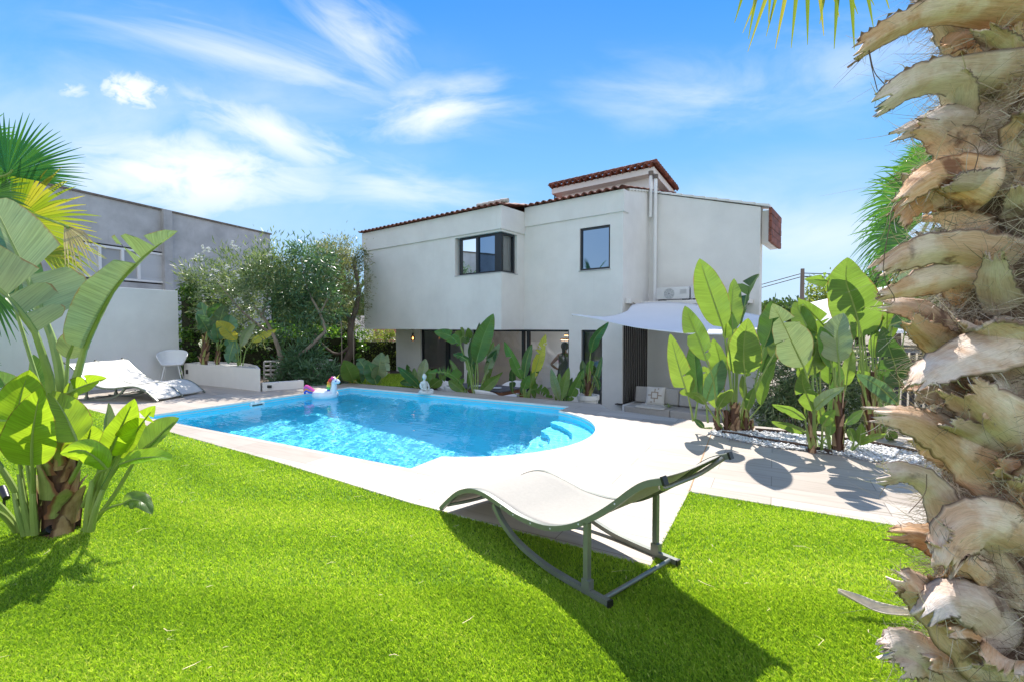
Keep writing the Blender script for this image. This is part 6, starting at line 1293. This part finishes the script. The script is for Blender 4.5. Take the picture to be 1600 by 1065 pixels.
# ================================================================ trees, hedges, shrubs
def leaves(name, blobs, n, ll, lw, m, parent=None, clumps=26, up=.3, seed=1, whorl=.9, droop=0):
    r = np.random.default_rng(seed); wts = np.array([b[1][0] * b[1][1] * b[1][2] for b in blobs]); wts = wts / wts.sum(); C_, D_ = [], []
    for b, wt in zip(blobs, wts):
        k = max(4, int(clumps * len(blobs) * wt)); u = r.normal(size=(k, 3)); u /= np.linalg.norm(u, axis=1)[:, None]; rad = r.uniform(.45, 1.02, k) ** .7; cc = np.array(b[0]) + u * rad[:, None] * np.array(b[1])
        m_ = int(n * wt); id_ = r.integers(0, k, m_); sz = min(b[1]) * r.uniform(.12, .34, k); off = r.normal(size=(m_, 3)) * sz[id_][:, None]; C_.append(cc[id_] + off); D_.append(u[id_] * .5 + off / (sz[id_][:, None] + 1e-6) * .35)
    c = np.concatenate(C_); d = np.concatenate(D_); n = len(c); d = d + r.normal(size=(n, 3)) * whorl * .6 + np.array([0, 0, up - droop]); d /= np.linalg.norm(d, axis=1)[:, None]
    s = np.cross(d, r.normal(size=(n, 3))); s /= np.linalg.norm(s, axis=1)[:, None]; nn = np.cross(s, d); L = (ll * r.uniform(.6, 1.25, n))[:, None]; W = (lw * r.uniform(.7, 1.2, n))[:, None]
    v = np.stack([c, c + d * L * .5 + s * W * .5 + nn * L * .06, c + d * L - nn * L * .08, c + d * L * .5 - s * W * .5 + nn * L * .06], 1).reshape(-1, 3)
    f = np.arange(4 * n).reshape(n, 4); t = np.repeat(np.clip(r.normal(.45, .26, n), 0, 1), 4); return np_mesh(name, v, f, M[m], parent, tint=t)
def blob(px, py, d, rx, ry=None, rz=None): return (P(px, py, d)[:], (rx, ry or rx, rz or rx))
def limb(mb, pts, r0, r1): c = catmull(pts, 16); mb.tube(c, [r0 + (r1 - r0) * i / 16 + .008 * math.sin(i * 1.9) * r0 * 8 for i in range(17)], 9)
# white flowering oleander behind the planter
d = 11.5; b = P(437, 606, d); t1 = empty('oleander_tree', V((b.x, b.y, -.08)), 'multi-stemmed oleander tree with grey-green leaves and a few white blossoms, leaning over the planter', 'tree')
mb = MB(); limb(mb, [P(437, 612, d), P(440, 590, d), P(443, 575, d)], .085, .075); limb(mb, [P(443, 576, d), P(438, 555, d), P(432, 535, d), P(418, 505, d), P(398, 480, d + .1)], .07, .03); limb(mb, [P(443, 578, d), P(460, 560, d - .1), P(480, 545, d - .1), P(499, 527, d - .1), P(508, 515, d), P(500, 490, d + .1)], .055, .03)
limb(mb, [P(424, 520, d), P(400, 505, d), P(372, 480, d - .2), P(340, 440, d - .2)], .035, .012); limb(mb, [P(410, 495, d), P(420, 450, d + .2), P(425, 400, d + .2)], .03, .01); limb(mb, [P(500, 490, d), P(480, 450, d), P(470, 400, d)], .03, .01); limb(mb, [P(500, 490, d), P(520, 450, d + .3)], .025, .01); mb.build('trunk', M['bark'], t1)
leaves('crown', [blob(322, 437, d + 1.3, .55, .6, .5), blob(372, 430, d + .9, .7, .7, .6), blob(425, 420, d + .3, .65, .7, .65), blob(350, 475, d + 1.1, .75, .7, .55), blob(415, 460, d, .8, .8, .65), blob(300, 447, d + 1.4, .35, .4, .4), blob(330, 503, d + 1.1, .5, .5, .4), blob(385, 520, d + .2, .55, .5, .35), blob(440, 415, d + .3, .4, .4, .5)], 9500, .17, .028, 'oleander', t1, 26, seed=3)
leaves('crown', [blob(475, 430, d + .3, .75, .7, .75), blob(500, 470, d + .2, .6, .6, .6), blob(460, 470, d + .2, .6, .6, .6), blob(465, 520, d + .2, .5, .5, .5), blob(490, 402, d + .3, .5, .5, .45)], 5200, .19, .03, 'teal', t1, 22, seed=4, droop=.5)
r_ = np.random.default_rng(9); mb = MB()
for px, py in ((322, 388), (318, 391), (327, 390), (365, 382), (368, 386), (372, 432), (352, 418), (310, 402), (338, 425), (375, 468), (420, 398)):
    for k in range(5): mb.ball(P(px, py, d - .6) + V(r_.normal(0, .035, 3)), (.03, .03, .018), 6, 4)
mb.build('blossom', M['petal'], t1)
# glossy shrub round its foot
sh = empty('glossy_shrub', V((P(480, 600, 11.1).x, 11.1, -.07)), 'dark blue-green glossy shrub round the foot of the oleander, beyond the pool corner', 'shrub')
leaves('foliage', [blob(460, 585, 11.3, .35, .3, .4), blob(490, 590, 11.1, .4, .3, .35), blob(478, 560, 11.4, .4, .3, .4), blob(515, 590, 11.2, .35, .3, .3), blob(440, 600, 11.2, .28, .25, .2), blob(420, 606, 10.9, .2, .2, .12)], 3800, .20, .03, 'teal', sh, 16, up=.1, seed=6)
mb = MB()
for k in range(6): mb.tube([V((P(480, 600, 11.1).x + .05 * k - .1, 11.15, -.08)), P(455 + 12 * k, 575, 11.2)], [.018, .008], 6)
mb.build('stems', M['bark'], sh)
# olive tree by the house
d = 13.6; b = P(527, 600, d); t2 = empty('olive_tree', V((b.x, b.y, -.08)), 'olive tree with a crooked brown trunk close to the house corner', 'tree')
mb = MB(); limb(mb, [P(526, 610, d), P(530, 592, d), P(541, 565, d), P(549, 545, d), P(548, 525, d)], .13, .10); limb(mb, [P(548, 527, d), P(549, 505, d), P(557, 480, d), P(560, 450, d), P(552, 410, d)], .10, .04); limb(mb, [P(549, 505, d), P(530, 470, d), P(515, 430, d)], .05, .02); limb(mb, [P(548, 540, d), P(530, 552, d - .1), P(512, 545, d), P(490, 520, d)], .045, .02); mb.build('trunk', M['bark_dark'], t2)
leaves('crown', [blob(530, 405, d, .7, .8, .55), blob(515, 415, d, .7, .7, .6), blob(545, 435, d, .55, .8, .9), blob(528, 455, d, .7, .7, .6), blob(550, 392, d, .4, .5, .35), blob(500, 400, d + .3, .5, .5, .4), blob(552, 485, d + .3, .35, .6, .6), blob(505, 480, d + .2, .5, .5, .5)], 12000, .11, .021, 'olive', t2, 30, seed=8)
sw = empty('tree_swing', P(543, 575, d - .35), 'rope swing hanging from the olive tree', 'swing')
mb = MB(); mb.tube([P(533, 495, d - .3), P(534, 540, d - .32), P(534, 574, d - .35)], .014, 6); mb.tube([P(552, 518, d - .3), P(553, 574, d - .35)], .014, 6); mb.build('rope', M['rope'], sw)
mb = MB(); p, q = P(531, 575, d - .35), P(556, 575, d - .35); mb.box((p + q) / 2, ((q - p).length, .2, .03)); mb.build('seat', M['darkwood'], sw, bevel=.005)
# hedges
def hedge(name, a, b, z0, z1, th, label, m, n, ll, lw, seed):
    a, b = V(a), V(b); dr = (b - a); L = dr.length; dr.normalize(); nn = V((-dr.y, dr.x, 0)); r = empty(name, V((a.x, a.y, z0)), label, 'hedge')
    mb = MB(); q = [a + nn * .12, b + nn * .12, b + nn * (th - .12), a + nn * (th - .12)]; mb.prism([p[:2] for p in q], z0, z1 - .15); mb.build('shade_core', M['hedge_core'], r, smooth=False)  # solid dark core, shade inside the foliage put into its colour
    k = int(L * 3.2) + 1; bl = []
    rr = np.random.default_rng(seed)
    for i in range(k):
        for j in range(max(2, int((z1 - z0) / .38))):
            z = z0 + .2 + (z1 - z0 - .25) * j / max(1, int((z1 - z0) / .38) - 1); p = a + dr * (L * (i + .5) / k) + nn * (th * .45); s = rr.uniform(.25, .36); bl.append(((p.x + rr.normal(0, .06), p.y + rr.normal(0, .06), z + rr.normal(0, .06)), (s, th * .6, s * .9)))
    leaves('foliage', bl, n, ll, lw, m, r, 10, seed=seed); return r
M['hedge_core'] = mat('hedge_shade_core', (.03, .035, .015), .95, .6, 30, .8, 60)
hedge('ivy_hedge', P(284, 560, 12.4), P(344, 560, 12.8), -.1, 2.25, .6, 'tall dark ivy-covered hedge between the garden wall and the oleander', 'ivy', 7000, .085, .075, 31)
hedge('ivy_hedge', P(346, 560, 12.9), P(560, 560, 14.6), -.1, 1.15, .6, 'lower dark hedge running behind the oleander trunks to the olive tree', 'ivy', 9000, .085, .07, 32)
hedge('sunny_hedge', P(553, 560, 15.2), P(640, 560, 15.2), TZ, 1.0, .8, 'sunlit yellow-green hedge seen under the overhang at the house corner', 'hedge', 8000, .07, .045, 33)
sheet('side_lawn', [(-4.05, 11.35), (-2.3, 10.6), (-2.3, 13.5), (-4.2, 14)], -.05, M['turf_base'])
v = np.stack([RNG.uniform(-4.1, -2.3, 16000), RNG.uniform(10.7, 13.6, 16000)], -1); k = inpoly(v[:, 0], v[:, 1], [(-4.05, 11.4), (-2.3, 10.75), (-2.3, 13.5), (-4.2, 14)]); v = v[k]; n = len(v); an = RNG.uniform(0, 6.28, n); z0 = np.full(n, -.05)
q = np.stack([np.stack([v[:, 0] - .006 * np.cos(an), v[:, 1] - .006 * np.sin(an), z0], -1), np.stack([v[:, 0] + .006 * np.cos(an), v[:, 1] + .006 * np.sin(an), z0], -1), np.stack([v[:, 0] + RNG.normal(0, .02, n), v[:, 1] + RNG.normal(0, .02, n), z0 + .06], -1)], 1).reshape(-1, 3)
kind(np_mesh('side_grass', q, np.arange(3 * n).reshape(n, 3), M['turf'], tint=np.repeat(RNG.random(n), 3)), 'stuff', 'strip of bright grass by the house corner')
# white lattice screen and kerb wall under the oleander
p, q = P(413, 588, 11.9), P(520, 585, 12.5); dr = (q - p); L = dr.length; dr.normalize(); lat = empty('lattice_screen', V((p.x, p.y, -.07)), 'white openwork block screen low down behind the oleander trunk', 'screen')
mb = MB(); Z = [.0 + .11 * i for i in range(5)]; k = int(L / .14)
for z in Z: mb.tube([p * 1 + V((0, 0, z + .02 - p.z)), p + dr * L + V((0, 0, z + .02 - p.z - (dr * L).z))], .018, square=True)
for i in range(k + 1): c = p + dr * (L * i / k); mb.tube([V((c.x, c.y, .0)), V((c.x, c.y, .46))], .016, square=True)
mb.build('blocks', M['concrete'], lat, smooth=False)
p, q = G(411, 611), G(476, 606); kw = empty('kerb_wall', V((p.x, p.y, -.05)), 'low white kerb wall between planter and pool coping', 'wall'); mb = MB(); nn = V((-(q - p).y, (q - p).x, 0)).normalized(); mb.prism([(p + nn * .06)[:2], (q + nn * .06)[:2], (q + nn * .2)[:2], (p + nn * .2)[:2]], -.06, .17); mb.build('wall_face', M['cream'], kw, smooth=False, bevel=.006)
mb = MB(); c = p + (q - p) * .14 + nn * .052; mb.box(c + V((0, 0, .09)), (.13, .02, .06)); tag(mb.build('outdoor_socket', M['black'], bevel=.005), 'small black double socket on the low white kerb wall', 'socket box')
# oleander bush right of the house
d = 7.9; c = P(1245, 660, d); ob = empty('oleander_bush', V((c.x, c.y, TZ)), 'dense oleander bush with long grey-green leaves between the house end and the pebble bed bananas', 'bush')
mb = MB()
for k in range(9): mb.tube(catmull([V((c.x - .2 + .05 * k, c.y, TZ)), V((c.x - .3 + .08 * k, c.y - .05, -.3)), P(1195 + 14 * k, 590 + 10 * (k % 3), d)], 8), [.022, .008], 6)
mb.build('stems', M['bark'], ob)
leaves('foliage', [blob(1212, 612, d, .32, .35, .35), blob(1250, 590, d, .38, .4, .34), blob(1292, 605, d, .38, .4, .36), blob(1228, 655, d, .36, .4, .36), blob(1275, 650, d, .4, .4, .36), blob(1318, 640, d, .32, .35, .36), blob(1205, 690, d - .3, .28, .3, .25), blob(1250, 690, d - .4, .3, .3, .2), blob(1205, 640, d, .26, .3, .3), blob(1345, 610, d, .34, .35, .36), blob(1350, 655, d - .2, .34, .35, .34), blob(1330, 575, d + .2, .26, .3, .28)], 10500, .15, .022, 'oleander', ob, 22, up=.1, seed=12)
# fence, low wall and pale path beyond the right hand clumps
fa, fb = P(1322, 560, 10.4), P(1640, 560, 9.0); fd = (fb - fa); FL = fd.length; fd.normalize(); fe = empty('slat_fence', V((fa.x, fa.y, TZ)), 'dark blue-grey picket fence with a pale top rail beyond the bananas and the palm trunk', 'fence')
mb = MB(); k = int(FL / .13)
for i in range(k): c = fa + fd * (i * .13); mb.box((c.x, c.y, TZ + .8), (.09, .02, 1.5), Matrix.Rotation(math.atan2(fd.y, fd.x), 3, 'Z'))
mb.build('pickets', M['fence_dark'], fe, smooth=False)
mb = MB()
for z in (.35, 1.2): c = (fa + fb) / 2; mb.box((c.x - .02, c.y - .035, TZ + z), (FL, .03, .07), Matrix.Rotation(math.atan2(fd.y, fd.x), 3, 'Z'))
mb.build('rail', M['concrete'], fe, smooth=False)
wa, wb = P(1236, 600, 9.9), P(1345, 600, 9.2); wv = (wb - wa); lw = empty('low_wall', V((wa.x, wa.y, TZ)), 'low white wall half hidden behind the oleander bush', 'wall'); mb = MB(); c = (wa + wb) / 2; mb.box((c.x, c.y, TZ + .42), (V((wv.x, wv.y, 0)).length, .15, .84), Matrix.Rotation(math.atan2(wv.y, wv.x), 3, 'Z')); mb.build('wall_face', M['wall'], lw, smooth=False, bevel=.01)
# pole and wires
pp = P(1254, 420, 30); up_ = empty('utility_pole', V((pp.x, pp.y, TZ)), 'wooden utility pole carrying two wires above the banana leaves', 'pole'); mb = MB(); mb.tube([V((pp.x, pp.y, TZ)), pp], [.16, .11], 10); mb.build('shaft', M['pole'], up_)
for y0, y1, y2 in ((437, 427, 420), (442, 432, 428)):
    mb = MB(); a_, m_, e_ = P(900, y0 + 62, 44), P(1254, y1, 30), P(1680, y2 - 14, 24)
    mb.tube([a_.lerp(m_, i / 24) + V((0, 0, -.5 * math.sin(math.pi * i / 24))) for i in range(25)], .028, 5); mb.tube([m_.lerp(e_, i / 24) + V((0, 0, -.35 * math.sin(math.pi * i / 24))) for i in range(25)], .028, 5); mb.build('wire', M['wire'], up_)
# distant trees along the skyline
def far_tree(px, py, d, w, h, label, seed, m='far_tree', n=2600):
    c = P(px, py, d); r = empty('distant_tree', V((c.x, c.y, TZ)), label, 'tree', 'trees on the skyline'); mb = MB(); mb.tube([V((c.x, c.y, TZ)), V((c.x, c.y, c.z))], [w * .07, w * .03], 7); mb.build('trunk', M['bark_dark'], r)
    leaves('crown', [((c.x, c.y, c.z), (w * .5, w * .5, h * .45)), ((c.x - w * .3, c.y, c.z - h * .12), (w * .36, w * .4, h * .36)), ((c.x + w * .32, c.y, c.z - h * .1), (w * .36, w * .4, h * .34)), ((c.x, c.y, c.z - h * .3), (w * .5, w * .5, h * .3))], n, w * .085, w * .05, m, r, 26, seed=seed); return r
far_tree(1300, 466, 34, 3.4, 3.2, 'bright distant tree rising over the second shade sail', 41, 'hedge')
for i, (px, py, d, w, h) in enumerate(((1205, 492, 60, 7, 3.4), (1232, 490, 55, 6, 3.4), (1275, 492, 50, 6, 3), (1345, 486, 55, 8, 4.5), (1400, 462, 45, 8, 5), (1470, 470, 50, 9, 5), (1560, 470, 60, 10, 6), (440, 490, 30, 6, 5), (500, 480, 34, 7, 6), (560, 500, 30, 5, 4), (400, 500, 40, 8, 6), (620, 505, 45, 8, 4))):
    far_tree(px, py, d, w, h, ('hazy dark tree on the skyline between house and pole', 'low dark tree just left of the utility pole', 'low dark tree at the foot of the utility pole', 'distant tree behind the torn banana leaf', 'distant tree half behind the palm trunk', 'distant tree beyond the palm trunk', 'distant tree at the picture edge beyond the palm', 'tall background tree behind the oleander crown', 'background tree between oleander and olive', 'background tree seen past the olive trunk', 'background tree behind the planter plants', 'distant tree seen under the overhang')[i], 50 + i)
for i, (x, y, w, h, lb) in enumerate(((-3, -14, 5, 5, 'leafy tree behind the viewpoint, mirrored low in the upper windows'), (2.5, -17, 6, 6, 'broad tree behind the viewpoint, mirrored in the corner window'), (8, -15, 5, 7, 'taller tree behind the viewpoint, mirrored at the window side'))):
    r = empty('garden_tree', V((x, y, TZ)), lb, 'tree'); mb = MB(); mb.tube([V((x, y, TZ)), V((x, y, h * .5))], [.2, .08], 8); mb.build('trunk', M['bark_dark'], r); leaves('crown', [((x, y, h * .6), (w * .5, w * .5, h * .34)), ((x + w * .3, y, h * .45), (w * .35, w * .35, h * .3)), ((x - w * .3, y, h * .45), (w * .35, w * .35, h * .3))], 3000, .35, .2, 'far_tree', r, 20, seed=70 + i)
